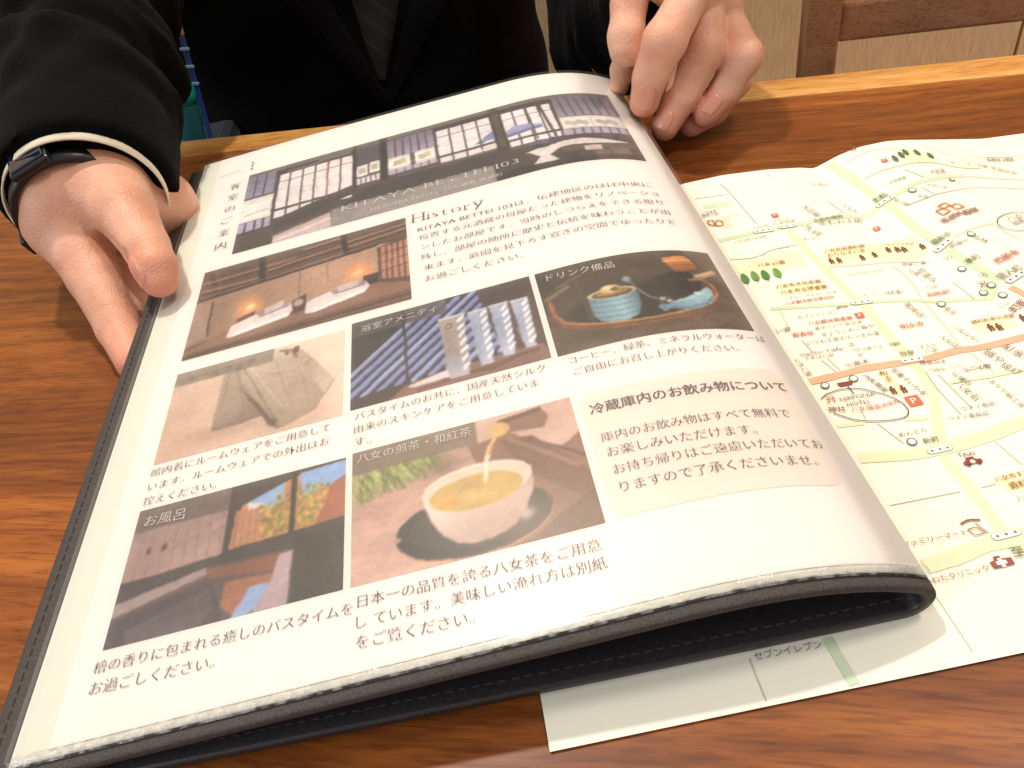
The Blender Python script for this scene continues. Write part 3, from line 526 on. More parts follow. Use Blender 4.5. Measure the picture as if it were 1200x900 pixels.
def print_photo(label, u0, u1, v0, v1, painter, parent, step=0.00042, off=0.00030):
    w, h = int((u1 - u0) / step), int((v1 - v0) / step); A = painter(w, h)
    u = u0 + (np.arange(w) / (w - 1)) * (u1 - u0); v = v1 - (np.arange(h) / (h - 1)) * (v1 - v0)
    UU, VV = np.meshgrid(u, v, indexing='ij'); P = page(UU, VV, off)
    o = grid_mesh('printed_photo', P, M_print, parent, flip=True)
    c = np.ones((w, h, 4), 'f4'); c[..., :3] = lin(A.transpose(1, 0, 2))
    at_ = o.data.color_attributes.new('print', 'FLOAT_COLOR', 'POINT'); at_.data.foreach_set('color', c.ravel())
    o['label'] = label
    return o
MAP={'road': [('g',4.6,[(162.3,221.9),(164.1,213.7),(165.4,205.1),(166.3,197.3),(167.6,187.9),(167.7,183.1),(169.3,176.5),(170.3,169.2),(170.2,161.4),(170.7,160.9),(172.0,151.3),(173.4,149.5),(174.0,143.6),(175.5,136.3),(177.9,128.9),(179.9,124.6),(174.2,117.1),(171.2,114.4)]),('y',4.2,[(128.0,175.5),(129.2,168.6),(129.4,160.6),(130.3,154.9),(131.4,146.2),(130.9,148.5),(132.0,139.3),(132.8,130.1),(134.6,126.7),(134.6,120.9),(134.8,113.3),(135.0,106.6),(135.1,100.2),(135.8,95.7),(135.7,91.8),(135.7,86.6),(134.6,81.0),(132.5,75.5),(130.5,71.0),(128.6,67.4),(127.3,62.9),(125.1,59.7),(124.7,55.4),(125.5,50.1),(125.5,44.0),(125.7,38.5),(125.5,33.2),(125.7,29.5),(127.0,27.4),(126.9,23.9)]),('g',3.2,[(101.0,178.9),(110.3,178.9),(122.9,178.0),(132.3,178.2),(141.9,178.8),(145.5,178.7),(151.6,179.4),(158.1,179.1),(161.9,176.3)]),('g',3.2,[(161.9,176.3),(165.7,178.8),(173.7,181.6),(181.6,183.9),(181.7,185.0),(187.6,185.4),(197.5,185.9),(204.3,185.3)]),('t',1.2,[(197.5,185.9),(204.4,185.5),(214.4,181.2),(225.0,178.1)]),('gr',0.9,[(114.7,217.7),(116.3,207.8),(118.2,183.8)]),('gr',0.6,[(101.1,211.5),(115.5,208.2)]),('gr',0.7,[(112.8,163.5),(115.3,165.5),(120.4,165.9),(127.1,165.7)]),('gr',0.8,[(101.1,165.7),(106.8,164.0),(111.5,163.0),(114.3,165.2),(119.2,165.7),(123.8,165.2)]),('g',2.2,[(104.2,133.4),(114.7,130.7),(125.9,128.2),(134.5,126.6),(140.9,125.5),(142.8,125.2),(153.6,122.4),(166.5,117.4),(171.1,114.8)]),('t',1.3,[(133.0,149.0),(143.2,147.3),(154.2,146.4),(160.8,144.8),(165.8,139.3)]),('p',0.9,[(154.3,143.8),(155.6,138.4),(155.9,132.0),(154.1,124.0),(154.2,122.8)]),('t',1.0,[(154.3,120.8),(153.8,111.9),(153.6,104.0),(152.8,97.4)]),('o',3.4,[(102.5,95.6),(111.2,95.7),(120.7,96.2),(131.9,95.5),(135.7,95.2),(139.6,94.6),(150.5,96.0),(159.5,95.4),(166.3,94.7),(171.8,94.8),(176.1,94.7)]),('o',3.4,[(181.1,117.4),(183.1,113.0),(184.3,107.6)]),('t',1.2,[(179.2,148.7),(187.8,151.3),(196.4,152.0)]),('t',0.8,[(195.6,150.7),(197.1,145.2),(198.6,141.0)]),('y',1.6,[(102.4,75.7),(110.3,74.7)]),('y',1.6,[(121.6,72.8),(128.2,71.6)]),('y',5.2,[(102.9,62.7),(109.2,61.7),(116.5,59.8),(120.9,59.9),(129.8,59.9),(135.0,60.7),(140.3,60.7),(147.1,62.6),(152.0,63.3),(158.7,63.8)]),('y',5.6,[(102.3,25.6),(110.7,26.4),(117.4,27.7),(120.8,28.4),(124.7,28.0),(129.6,28.2),(136.9,29.2)]),('g',3,[(71.1,12.9),(71.8,5.1),(72.3,0.7)]),('gr',0.45,[(103.1,45.2),(122.5,44.8)]),('gr',0.45,[(128.1,44.7),(132.4,44.9)]),('gr',0.4,[(51.5,11.8),(51.6,1.1)]),('gr',0.4,[(100.6,17.2),(101.0,2.3)]),('g',0.7,[(107.2,131.5),(106.4,126.6),(106.4,121.5)]),('gr',0.5,[(109.8,103.7),(111.9,97.4)]),('gr',0.5,[(111.9,104.1),(113.3,97.2)]),('gr',0.5,[(107.7,114.9),(108.8,108.3)]),('gr',0.5,[(113.6,73.5),(116.9,64.4)]),('gr',0.5,[(111.5,79.3),(111.3,75.9)]),('gr',0.55,[(137.0,89.5),(136.4,83.2),(137.4,70.2)]),('gr',0.55,[(139.9,87.7),(140.4,82.5),(141.5,72.1)]),('y',1.6,[(141.1,83.2),(147.1,83.1),(153.3,82.5),(159.8,82.9),(163.9,82.1)]),('t',0.6,[(154.1,94.5),(155.9,84.0)]),('gr',0.5,[(200.5,212.4),(204.6,206.1),(211.6,197.6),(217.1,190.3)]),('p',0.5,[(167.3,212.4),(175.7,214.2),(183.8,213.3),(190.9,210.1),(196.9,204.9)]),('t',0.8,[(169.0,197.9),(175.1,198.7),(183.5,198.8),(189.3,198.7),(190.8,199.2),(200.0,196.5),(205.7,191.4),(213.7,189.6)]),('p',0.6,[(194.5,175.7),(199.9,176.5),(206.8,175.5),(213.9,173.7),(220.7,171.5)]),('p',0.5,[(213.0,200.0),(224.8,197.8),(236.5,195.7)]),('gr',0.7,[(184.6,195.5),(188.6,187.3)]),('gr',0.7,[(174.5,173.2),(180.2,173.7),(186.1,175.1),(194.5,175.7)]),('gr',0.6,[(184.3,181.5),(186.3,175.4)]),('gr',0.6,[(151.0,191.8),(153.6,181.1)]),('gr',0.5,[(166.8,127.1),(167.4,123.1),(168.2,116.4)]),('gr',0.4,[(140.3,58.5),(142.4,48.8)])],'poly': [('pg',[(102.6,205.2),(114.9,203.8),(114.8,199.3),(102.6,202.4)]),('pg',[(107.5,194.5),(114.6,193.4),(115.0,191.9),(110.2,192.4),(109.6,186.0),(106.0,186.3)]),('py',[(101.3,162.9),(113.3,162.6),(117.3,164.7),(126.6,162.6),(126.1,151.8),(113.0,153.9),(100.9,156.2)]),('py',[(110.5,145.4),(126.7,142.4),(126.7,137.2),(110.1,138.9)]),('py',[(134.2,159.5),(155.1,158.9),(168.7,156.3),(167.8,145.9),(165.3,143.2),(151.9,149.5),(133.7,149.8)]),('py',[(161.5,107.2),(173.6,105.0),(172.8,99.4),(161.1,101.3)]),('py',[(132.7,46.5),(141.6,47.0),(138.0,41.4),(133.9,41.7)]),('py',[(123.4,94.0),(126.4,93.4),(128.0,82.3),(123.5,82.7)]),('py',[(191.4,208.7),(198.1,204.8),(201.7,200.9),(199.7,197.4),(187.1,200.3)])],'line': [('pen',0.35,[(102.5,87.4),(103.8,88.3),(105.1,88.9),(109.0,89.5),(112.9,89.0),(115.6,87.9),(118.2,85.8),(120.8,83.7),(122.6,81.6),(124.1,79.0),(124.3,75.9),(123.1,73.8),(121.1,73.2),(118.4,73.3),(114.5,74.0),(110.9,75.1),(107.8,76.7),(105.3,79.0),(103.4,81.0)]),('pen',0.35,[(112.2,90.3),(112.6,86.5)]),('pen',0.35,[(208.0,145.5),(205.9,144.9),(203.7,144.8),(201.6,145.1),(199.7,145.8),(198.2,146.8),(197.2,148.1),(196.8,149.6),(197.0,151.1),(197.8,152.7),(199.1,154.1),(200.9,155.2),(203.0,156.0),(205.3,156.4),(207.6,156.4),(209.6,155.9),(211.3,155.0),(212.6,153.8),(213.2,152.3),(213.3,150.7),(212.7,149.1),(211.6,147.7)]),('br',0.6,[(116.9,35.1),(119.5,35.9),(122.2,35.1)]),('br',0.3,[(117.6,33.1),(119.9,33.4),(121.3,31.2),(118.3,31.0),(117.6,33.1)]),('br',0.3,[(120.4,34.5),(121.8,30.9)]),('br',0.5,[(124.8,125.9),(126.8,126.6),(128.8,125.7)])],'sig': [[(122.7,59.6),(125.0,59.6),(127.2,59.6)],[(123.4,29.5),(125.7,29.6),(128.1,29.7)],[(133.6,95.6),(135.8,95.6),(138.0,95.4)],[(132.1,127.0),(134.3,126.7),(136.5,126.5)],[(171.1,144.7),(173.6,146.0),(176.1,147.2)],[(182.9,120.5),(185.6,121.5),(188.2,122.7)],[(166.6,179.5),(168.9,180.2),(171.4,181.0)],[(116.5,178.7),(118.7,178.4),(121.1,178.0)],[(126.4,178.5),(128.4,178.4),(130.9,178.2)]],'text': [('br',1,'八女公園',(108.8,158.2),(118.7,156.5)),('br',1,'八女市文化会館',(110.2,143.7),(126.3,141.9)),('br',1,'八女市立図書館',(110.6,140.2),(127.0,138.3)),('gy',0,'クレープとたいやき',(112.0,136.3),(128.7,134.5)),('rd',1,'八女観光総合案内所',(109.9,133.9),(126.8,132.1)),('gy',0,'セブンイレブン',(110.9,125.6),(124.4,124.1)),('rd',1,'八女観光物産館',(112.8,121.4),(127.7,119.9)),('gy',0,'茶のくに八女の市',(113.8,118.3),(129.9,117.0)),('rd',1,'般若院',(105.8,117.7),(112.7,116.5)),('gy',0,'きょうこのご飯や',(114.6,114.6),(132.4,114.1)),('gy',0,'いづも工房もちつきの里',(108.5,112.3),(132.4,110.1)),('gy',0,'together',(104.4,108.1),(112.1,107.2)),('gy',0,'cafe',(113.0,107.5),(118.3,106.5)),('gy',0,'うきは八女',(105.0,105.9),(114.4,104.7)),('gy',0,'①高木',(115.5,98.7),(123.4,98.7)),('gy',0,'カフェ',(121.2,108.6),(122.4,101.3)),('gy',0,'②茶と工',(123.5,104.4),(130.5,103.9)),('ol',1,'紺屋町',(132.4,103.9),(136.1,103.6)),('gy',0,'いちご屋',(102.5,106.4),(103.5,97.9)),('gy',0,'い寅',(101.5,121.4),(106.5,120.9)),('gy',0,'八女とうふ',(119.1,93.7),(121.4,86.4)),('gy',0,'NIPPONIA',(107.6,85.5),(118.4,84.8)),('gy',0,'HOTEL',(108.6,82.9),(115.7,82.2)),('rd',0,'八女福島',(108.8,80.4),(117.6,79.4)),('rd',0,'商家町',(118.0,79.5),(123.5,79.9)),('dk',1,'神社',(102.5,82.5),(107.6,81.5)),('rd',0,'开',(103.5,86.3),(106.8,86.0)),('br',1,'和',(123.4,92.6),(125.8,91.9)),('br',1,'食',(123.7,89.6),(126.4,89.1)),('gy',0,'めんどり',(116.9,67.4),(125.1,67.1)),('ol',1,'新町',(122.1,63.4),(126.6,63.3)),('gy',0,'八女茶屋',(119.0,93.4),(122.0,84.6)),('gy',0,'和菓子いわ本',(128.2,93.4),(131.8,80.2)),('gy',0,'ウメノ南店',(138.4,71.9),(148.4,71.8)),('gy',0,'ウメノ薬局店',(133.0,69.4),(144.6,68.6)),('gy',0,'まちや紙工房',(152.6,80.8),(154.9,68.3)),('gy',0,'八女石',(142.8,82.7),(144.9,74.1)),('gy',0,'堺屋旧木',(137.1,93.3),(145.1,91.9)),('gy',0,'①田中',(137.8,89.7),(143.0,88.7)),('gy',0,'とうろう',(144.5,89.2),(148.9,88.9)),('gy',0,'しごと館',(147.7,86.9),(156.2,86.7)),('gy',0,'仏壇店',(144.2,86.9),(146.1,80.4)),('dk',1,'TAXI',(128.1,56.2),(132.8,55.8)),('br',1,'八女市すし',(132.6,45.9),(142.4,46.3)),('br',1,'資料',(134.8,43.1),(140.0,43.1)),('br',0,'八',(134.1,38.7),(136.3,38.7)),('gy',0,'ファミリーマート',(100.1,32.6),(117.0,32.5)),('ol',1,'至',(123.6,24.2),(127.0,24.1)),('br',0,'いわたクリニック',(99.7,21.3),(116.3,21.6)),('gy',0,'セブンイレブン',(52.7,11.8),(69.1,11.4)),('gy',0,'4',(134.9,216.2),(136.0,216.4)),('gy',0,'5',(173.2,219.1),(175.1,218.1)),('gy',1,'八女保育',(100.6,199.8),(106.5,198.6)),('gy',1,'福島小児',(99.9,197.8),(106.7,196.4)),('gy',0,'八女伝統工芸会館',(105.9,175.5),(118.4,174.2)),('gy',0,'中央公民',(115.8,181.1),(121.8,180.9)),('gy',0,'ホタルの',(124.4,183.0),(131.4,182.8)),('gy',0,'八女中央',(124.1,181.0),(132.9,180.7)),('gy',0,'大正館',(140.0,190.2),(142.7,181.2)),('gy',0,'九日',(134.8,176.5),(137.6,169.0)),('gy',0,'商工会',(130.7,167.7),(135.2,167.2)),('ol',1,'土橋市場前',(139.3,178.7),(151.6,179.4)),('gy',0,'きもの工房',(140.5,175.8),(157.7,175.0)),('ol',1,'土橋',(165.1,182.5),(171.5,183.6)),('gy',0,'八女税務署',(173.0,189.1),(182.2,189.8)),('gy',0,'紙の館',(172.0,179.0),(174.4,172.9)),('p2',0,'八女農協',(148.5,205.8),(157.3,204.6)),('gy',0,'たなか',(155.9,187.7),(158.3,180.5)),('gy',0,'古民家',(192.5,190.6),(198.8,190.5)),('gy',0,'八女宿',(191.9,188.8),(198.2,188.6)),('gy',0,'矢部川酒',(186.6,182.0),(192.5,177.8)),('gy',0,'田吾',(180.2,176.6),(183.2,174.2)),('gy',0,'ろうそく',(196.3,183.8),(199.8,177.7)),('gy',0,'八女インター方面',(202.5,196.9),(216.9,189.9)),('gy',0,'市役所前',(217.5,188.9),(224.9,182.4)),('dk',1,'福島小学校',(184.4,160.4),(195.4,161.1)),('gy',0,'国道',(220.3,195.4),(231.0,193.8)),('br',1,'八女民俗資料館',(134.5,158.1),(150.3,157.7)),('br',1,'おりなす八女',(134.6,155.2),(149.3,154.8)),('br',0,'八女手すき和紙',(156.9,157.1),(166.0,151.6)),('gy',0,'Cane and Canvas',(136.3,142.2),(149.6,141.6)),('gy',0,'コーヒーの八女',(135.6,130.0),(149.1,128.2)),('gy',0,'堺屋と茶',(157.3,143.6),(164.3,139.9)),('gy',0,'白壁',(158.0,139.2),(159.6,135.5)),('gy',0,'町並み',(161.0,138.1),(162.1,129.6)),('dk',1,'福島八幡宮',(179.3,158.1),(195.2,161.2)),('rd',1,'西勝寺',(183.5,130.3),(193.7,133.6)),('ol',1,'福島中',(170.6,148.3),(178.8,150.8)),('gy',0,'丸林',(184.8,146.1),(187.4,141.4)),('ol',1,'本町',(175.0,133.9),(180.8,135.5)),('gy',0,'呉服や',(175.1,144.0),(182.1,144.7)),('ol',1,'唐人町',(179.9,122.6),(189.4,125.5)),('gy',0,'①',(170.1,139.3),(172.4,138.0)),('gy',0,'②',(174.9,125.8),(177.7,125.4)),('rd',0,'八女',(201.5,152.8),(208.0,153.1)),('gy',0,'宿場',(201.6,149.3),(206.9,150.4)),('rd',0,'八女',(158.1,128.1),(161.8,127.2)),('rd',1,'別院前',(156.4,124.5),(163.5,123.1)),('br',1,'横町町家交流館',(161.5,106.5),(174.2,104.2)),('rd',1,'明永寺',(139.9,110.9),(147.7,110.5)),('gy',0,'茶房店',(147.3,122.0),(149.2,113.7)),('gy',0,'喜多',(158.4,116.5),(159.4,112.1)),('gy',0,'八女ばなし',(155.8,107.1),(159.3,96.9)),('gy',0,'人形店',(149.3,103.3),(151.4,96.9)),('gy',0,'まるや',(140.7,100.0),(146.2,99.8)),('gy',0,'八女',(140.9,97.6),(145.4,97.6)),('ol',1,'紺屋',(133.5,98.7),(138.0,98.5)),('gy',0,'鍋や',(158.3,93.3),(160.2,86.9)),('gy',0,'町家',(164.2,92.9),(166.5,86.9)),('gy',0,'提灯',(159.4,86.2),(161.8,80.8)),('gy',0,'矢',(173.7,123.2),(174.0,119.8)),('gy',0,'ごふ',(172.1,109.3),(176.2,110.5)),('dk',1,'町家',(174.7,106.3),(180.8,109.4)),('gy',0,'ひろ',(144.6,128.8),(149.4,128.4)),('gy',0,'むつみや',(148.1,86.7),(156.3,86.9))],'tree': [(1,101.9,152.7),(0,105.8,152.8),(1,109.4,152.0),(0,113.8,151.7),(2,184.9,204.3),(2,188.3,205.8),(2,190.9,207.2),(2,195.3,206.0),(2,199.4,202.7)],'ring': [(2.2,180.3,181.0),(2.0,185.1,147.9),(2.0,172.5,131.6),(2.0,158.4,118.7),(2.0,115.3,92.7),(2.0,119.2,64.2),(1.5,197.8,183.1),(1.9,176.1,120.1),(1.9,172.1,117.8),(2.0,176.6,114.4),(1.9,106.0,92.5)],'red': [(2.6,126.9,186.9),(2.4,180.6,204.5),(2.4,159.8,167.3),(2.8,130.5,120.4),(4.2,127.6,79.0)],'blob': [(134.7,152.0),(137.5,151.8),(146.1,151.1),(151.1,151.7),(157.5,153.7),(160.2,152.3),(162.0,150.9),(167.5,148.8),(165.4,102.3),(167.6,101.5),(175.9,102.5),(124.0,84.8),(127.1,84.4)],'clinic': [[(117.3,23.0),(118.7,23.2),(118.9,24.3),(120.4,24.3),(120.7,23.4),(122.9,23.2),(122.8,21.2),(117.5,21.1)],[(120.0,22.3)]],'car': [(129.3,53.7),(130.7,54.6),(131.8,53.6),(132.5,52.6),(129.7,52.3)],'tor': [(109.7,92.4),(114.3,92.0),(114.1,90.5),(110.0,90.7)],'bld': [[(101.0,190.7),(100.9,193.4),(103.0,193.3),(103.0,188.9),(101.0,190.7)],[(103.2,190.2),(104.7,192.5),(106.3,190.9),(105.8,188.1),(103.7,188.2),(103.2,190.2)],[(181.1,165.0),(184.2,165.8),(185.9,163.3),(182.4,161.7),(181.1,165.0)],[(183.3,167.6),(186.6,168.7),(187.6,166.4),(184.5,165.6),(183.3,167.6)],[(187.5,166.1),(190.7,166.9),(191.8,164.1),(188.3,163.3),(187.5,166.1)]]}

# ------------------------------------------------------------------ table, room behind
TROT = -0.2991
def local_child(name, me_o, root):
    me_o.parent = root; return me_o
def wood(name, c0, c1, c2, rough, along=3.0, across=55.0, coat=0.25):
    m = mat(name, c1, rough, Coat_Weight=coat, Coat_Roughness=0.18, Specular_IOR_Level=0.3); n, l, b = nodes(m)
    tc = n.new('ShaderNodeTexCoord'); mp = n.new('ShaderNodeMapping'); mp.inputs['Scale'].default_value = (along, across, across)
    wob = n.new('ShaderNodeTexNoise'); wob.inputs['Scale'].default_value = 3.5; wob.inputs['Detail'].default_value = 2
    l.new(tc.outputs['Object'], wob.inputs[0])
    add = n.new('ShaderNodeMix'); add.data_type = 'VECTOR'; add.inputs[0].default_value = 0.035
    l.new(tc.outputs['Object'], add.inputs[4]); l.new(wob.outputs[1], add.inputs[5]); l.new(add.outputs[1], mp.inputs[0])
    n1 = n.new('ShaderNodeTexNoise'); n1.inputs['Scale'].default_value = 1.0; n1.inputs['Detail'].default_value = 6; n1.inputs['Roughness'].default_value = 0.62
    l.new(mp.outputs[0], n1.inputs[0])
    rp = n.new('ShaderNodeValToRGB'); e = rp.color_ramp.elements
    e[0].position = 0.30; e[0].color = (*lin(c0), 1); e[1].position = 0.70; e[1].color = (*lin(c2), 1)
    k = e.new(0.5); k.color = (*lin(c1), 1); l.new(n1.outputs[0], rp.inputs[0])
    # fine dark pores along the grain
    mp2 = n.new('ShaderNodeMapping'); mp2.inputs['Scale'].default_value = (80, 900, 900); l.new(add.outputs[1], mp2.inputs[0])
    n2 = n.new('ShaderNodeTexNoise'); n2.inputs['Scale'].default_value = 1; n2.inputs['Detail'].default_value = 3; l.new(mp2.outputs[0], n2.inputs[0])
    r2 = n.new('ShaderNodeValToRGB'); r2.color_ramp.elements[0].position = 0.36; r2.color_ramp.elements[0].color = (0.62, 0.55, 0.5, 1); r2.color_ramp.elements[1].position = 0.52; r2.color_ramp.elements[1].color = (1, 1, 1, 1)
    l.new(n2.outputs[0], r2.inputs[0])
    mx = n.new('ShaderNodeMix'); mx.data_type = 'RGBA'; mx.blend_type = 'MULTIPLY'; mx.inputs[0].default_value = 0.8
    l.new(rp.outputs[0], mx.inputs[6]); l.new(r2.outputs[0], mx.inputs[7])
    # broad bands: boards of slightly different tone
    mp3 = n.new('ShaderNodeMapping'); mp3.inputs['Scale'].default_value = (1.2, 22, 22); l.new(tc.outputs['Object'], mp3.inputs[0])
    n3 = n.new('ShaderNodeTexNoise'); n3.inputs['Scale'].default_value = 1; n3.inputs['Detail'].default_value = 2; l.new(mp3.outputs[0], n3.inputs[0])
    r3 = n.new('ShaderNodeValToRGB'); r3.color_ramp.elements[0].position = 0.35; r3.color_ramp.elements[0].color = (0.72, 0.68, 0.64, 1); r3.color_ramp.elements[1].position = 0.65; r3.color_ramp.elements[1].color = (1.15, 1.13, 1.08, 1)
    l.new(n3.outputs[0], r3.inputs[0])
    m2 = n.new('ShaderNodeMix'); m2.data_type = 'RGBA'; m2.blend_type = 'MULTIPLY'; m2.inputs[0].default_value = 1
    l.new(mx.outputs[2], m2.inputs[6]); l.new(r3.outputs[0], m2.inputs[7]); l.new(m2.outputs[2], b.inputs['Base Color'])
    bp = n.new('ShaderNodeBump'); bp.inputs['Strength'].default_value = 0.12; bp.inputs['Distance'].default_value = 0.0004
    l.new(n2.outputs[0], bp.inputs['Height']); l.new(bp.outputs[0], b.inputs['Normal'])
    return m
M_wood = wood('dark_table_wood', (104, 54, 19), (138, 77, 29), (164, 99, 42), 0.42, along=8, across=150.0, coat=0.04)
M_edge = wood('pale_edge_wood', (196, 132, 62), (222, 164, 88), (238, 190, 118), 0.4, along=5, across=90)
M_chair = wood('brown_chair_wood', (158, 106, 72), (176, 124, 88), (190, 140, 104), 0.5, coat=0.1)
FLOOR = -0.72
table = thing('table', 'dark reddish brown wooden table with a pale wooden strip along its far edge', 'table')
table.rotation_euler = (0, 0, TROT); table.location = (0, 0, FLOOR)
bpy.context.view_layer.update()
def tpart(name, x0, x1, y0, y1, z0, z1, m, r=0.002):
    o = bevel_box(name, x0, x1, y0, y1, z0 - FLOOR, z1 - FLOOR, m, None, r=r); o.parent = table; return o
tpart('table_top', -0.75, 0.85, -0.42, 0.4055, -0.035, 0, M_wood)
tpart('edge_strip', -0.75, 0.85, 0.4062, 0.4300, -0.035, 0, M_edge, r=0.003)
for sx in (-0.70, 0.74):
    for sy in (-0.38, 0.34): tpart('leg', sx, sx + 0.06, sy, sy + 0.06, FLOOR, -0.0355, M_wood)

M_floor = mat('floor_board', (96, 72, 54), 0.6); mottle(M_floor, 5, 0.2, stretch=(1, 9, 1))
fl = mesh('floor', *box_vf(-3, 3, -2, 3, FLOOR - 0.05, FLOOR), M_floor, smooth=False); fl['kind'] = 'structure'
M_wall = mat('cloth_wall', (236, 206, 160), 0.9); mottle(M_wall, 90, 0.16, detail=6, stretch=(8, 8, 0.6), bump=0.15)
d_ = np.array([math.cos(TROT), math.sin(TROT)]); n_ = np.array([-math.sin(TROT), math.cos(TROT)])
def tf(p): s, d, z = p; xy = d_ * s + n_ * d; return (xy[0], xy[1], z)
wall = thing('wall', 'beige cloth covered wall panels behind the table', 'wall', tf((0, 0.95, FLOOR)))
for k in range(5):
    bevel_box('wall_panel', -1.9 + k * 0.76, -1.9 + k * 0.76 + 0.757, 0.95, 0.98, FLOOR, 1.6, M_wall, wall, T=tf, r=0.002)

# the chair beside the person: frame of the back shows above the table
chair = thing('chair', 'brown wooden chair seen from its slatted back at the far side of the table', 'chair', tf((0.30, 0.6, FLOOR)))
c0 = aty(944, 40, 0.62); s0 = float(np.dot(c0[:2], d_)); dd0 = float(np.dot(c0[:2], n_))
def cpart(name, a, b, e, f, g, h): return bevel_box(name, s0 + a, s0 + b, dd0 + e, dd0 + f, g, h, M_chair, chair, T=tf, r=0.003)
cpart('post', 0.000, 0.026, -0.005, 0.035, FLOOR, 0.30); cpart('post', 0.205, 0.231, -0.005, 0.035, FLOOR, 0.30)
zr = float(c0[2])
cpart('rail', 0.0265, 0.2045, 0.004, 0.026, zr - 0.012, zr + 0.020)
cpart('rail', 0.0265, 0.2045, 0.004, 0.026, zr + 0.075, zr + 0.115)
cpart('rail', 0.0265, 0.2045, 0.004, 0.026, 0.22, 0.285)
cpart('seat', -0.10, 0.33, 0.040, 0.42, -0.30, -0.27)
cpart('leg', -0.10, -0.07, 0.38, 0.415, FLOOR, -0.3005); cpart('leg', 0.30, 0.33, 0.38, 0.415, FLOOR, -0.3005)

# ------------------------------------------------------------------ the folder
folder = thing('guest_folder', 'open dark grey guide folder holding a printed Japanese page under clear plastic', 'folder', (QX0 + 0.1, QY0 + 0.15, 0.0))
tk = 0.0030
us = np.linspace(-0.0080, QW - 0.0015, 70)
xs = np.interp(us, _t, _px) + np.minimum(us, 0) * math.cos(QA0); zs = np.interp(us, _t, _pz) + np.minimum(us, 0) * math.sin(QA0); an = np.interp(us, _t, _ang)
dn = 0.0006 + tk / 2
cx = list(xs + dn * np.sin(an)); cz = list(zs - dn * np.cos(an)); ca = list(an)
ZL = 0.0026 - QZ0; drop = cz[-1] - ZL; a_end = an[-1]
rr = drop / (math.cos(a_end) + 1); px_, pz_ = cx[-1] + rr * math.sin(a_end), cz[-1] - rr * math.cos(a_end)
for a in np.linspace(a_end, -math.pi, 16)[1:]:
    cx.append(px_ - rr * math.sin(a)); cz.append(pz_ + rr * math.cos(a)); ca.append(a)
xe, ze = cx[-1], cz[-1]; zl0 = -0.0082
for t in np.linspace(0, 1, 60)[1:]:
    x = xe + (-0.008 - xe) * t; cx.append(x); cz.append(ze + (zl0 - ze) * t ** 1.3); ca.append(-math.pi - math.atan2((zl0 - ze), (xe + .008)) * (0.4 + t))
cx, cz, ca = map(np.array, (cx, cz, ca))
nx_, nz_ = -np.sin(ca), np.cos(ca)
ring = np.concatenate([np.stack([cx + nx_ * tk / 2, cz + nz_ * tk / 2], 1), np.stack([cx - nx_ * tk / 2, cz - nz_ * tk / 2], 1)[::-1]])
vs_ = np.r_[-0.0040, -0.0037, np.linspace(-0.003, QH - 0.0016, 40), QH - 0.0012, QH - 0.001]
sc_ = np.r_[0.55, 0.85, np.ones(40), 0.85, 0.55]
mid = np.concatenate([np.stack([cx, cz], 1), np.stack([cx, cz], 1)[::-1]])
V = []
for v, k in zip(vs_, sc_):
    R2 = mid + (ring - mid) * k; V.append(leaf(R2[:, 0], R2[:, 1], np.full(len(R2), v)))
V = np.array(V); nr = V.shape[1]; V2 = V.reshape(-1, 3); F = []
for i in range(len(vs_) - 1):
    for j in range(nr): F.append((i * nr + j, i * nr + (j + 1) % nr, (i + 1) * nr + (j + 1) % nr, (i + 1) * nr + j))
h = nr // 2
for i, fl_ in ((0, False), (len(vs_) - 1, True)):
    for j in range(h - 1):
        q = (i * nr + j, i * nr + nr - 1 - j, i * nr + nr - 2 - j, i * nr + j + 1); F.append(q if not fl_ else q[::-1])
cover = mesh('cover', V2, F, M_felt, folder)
cover.data.materials.append(M_leather_shade); nu_ = len(us) + 6
for p_ in cover.data.polygons:
    j_ = [i % nr for i in p_.vertices]; j_ = [min(j, nr - 1 - j) for j in j_]
    if min(j_) >= nu_: p_.material_index = 1
b_ = Bag()
for k in range(92):
    v = -0.001 + k * 0.00335; P, Fq = ribbon([(-0.0052, v), (-0.0052, v + 0.0022)], 0.0005); b_.add(P, Fq)
b_.build('stitching', lambda V: page(V[:, 0], V[:, 1], -0.00045), M_thread, folder)
b_ = Bag()
for k in range(66):
    x = 0.004 + k * 0.0033; P, Fq = ribbon([(x, -0.0002), (x + 0.0020, -0.0002)], 0.0004); b_.add(P, Fq)
M_thr2 = mat('pale_thread', (70, 64, 62), 0.8)
b_.build('stitching', lambda V: leaf(V[:, 0], np.interp(V[:, 0], cx[::-1][:59], cz[::-1][:59]) + tk / 2 + 0.0002, V[:, 1]), M_thr2, folder)
def sheet(name, u0, u1, v0, v1, off, m, nu=120, nv=60):
    UU, VV = np.meshgrid(np.linspace(u0, u1, nu), np.linspace(v0, v1, nv), indexing='ij')
    return grid_mesh(name, page(UU, VV, off), m, folder)
sheet('backing_sheet', 0, QW - 0.0004, -0.0008, QH, 0.0, M_liner)
sheet('paper_page', 0.0095, QW - 0.001, 0.0014, QH - 0.0006, 0.0002, M_white)
pk = sheet('plastic_pocket', -0.0006, QW + 0.0002, 0.0, QH + 0.0006, 0.0011, M_clear)
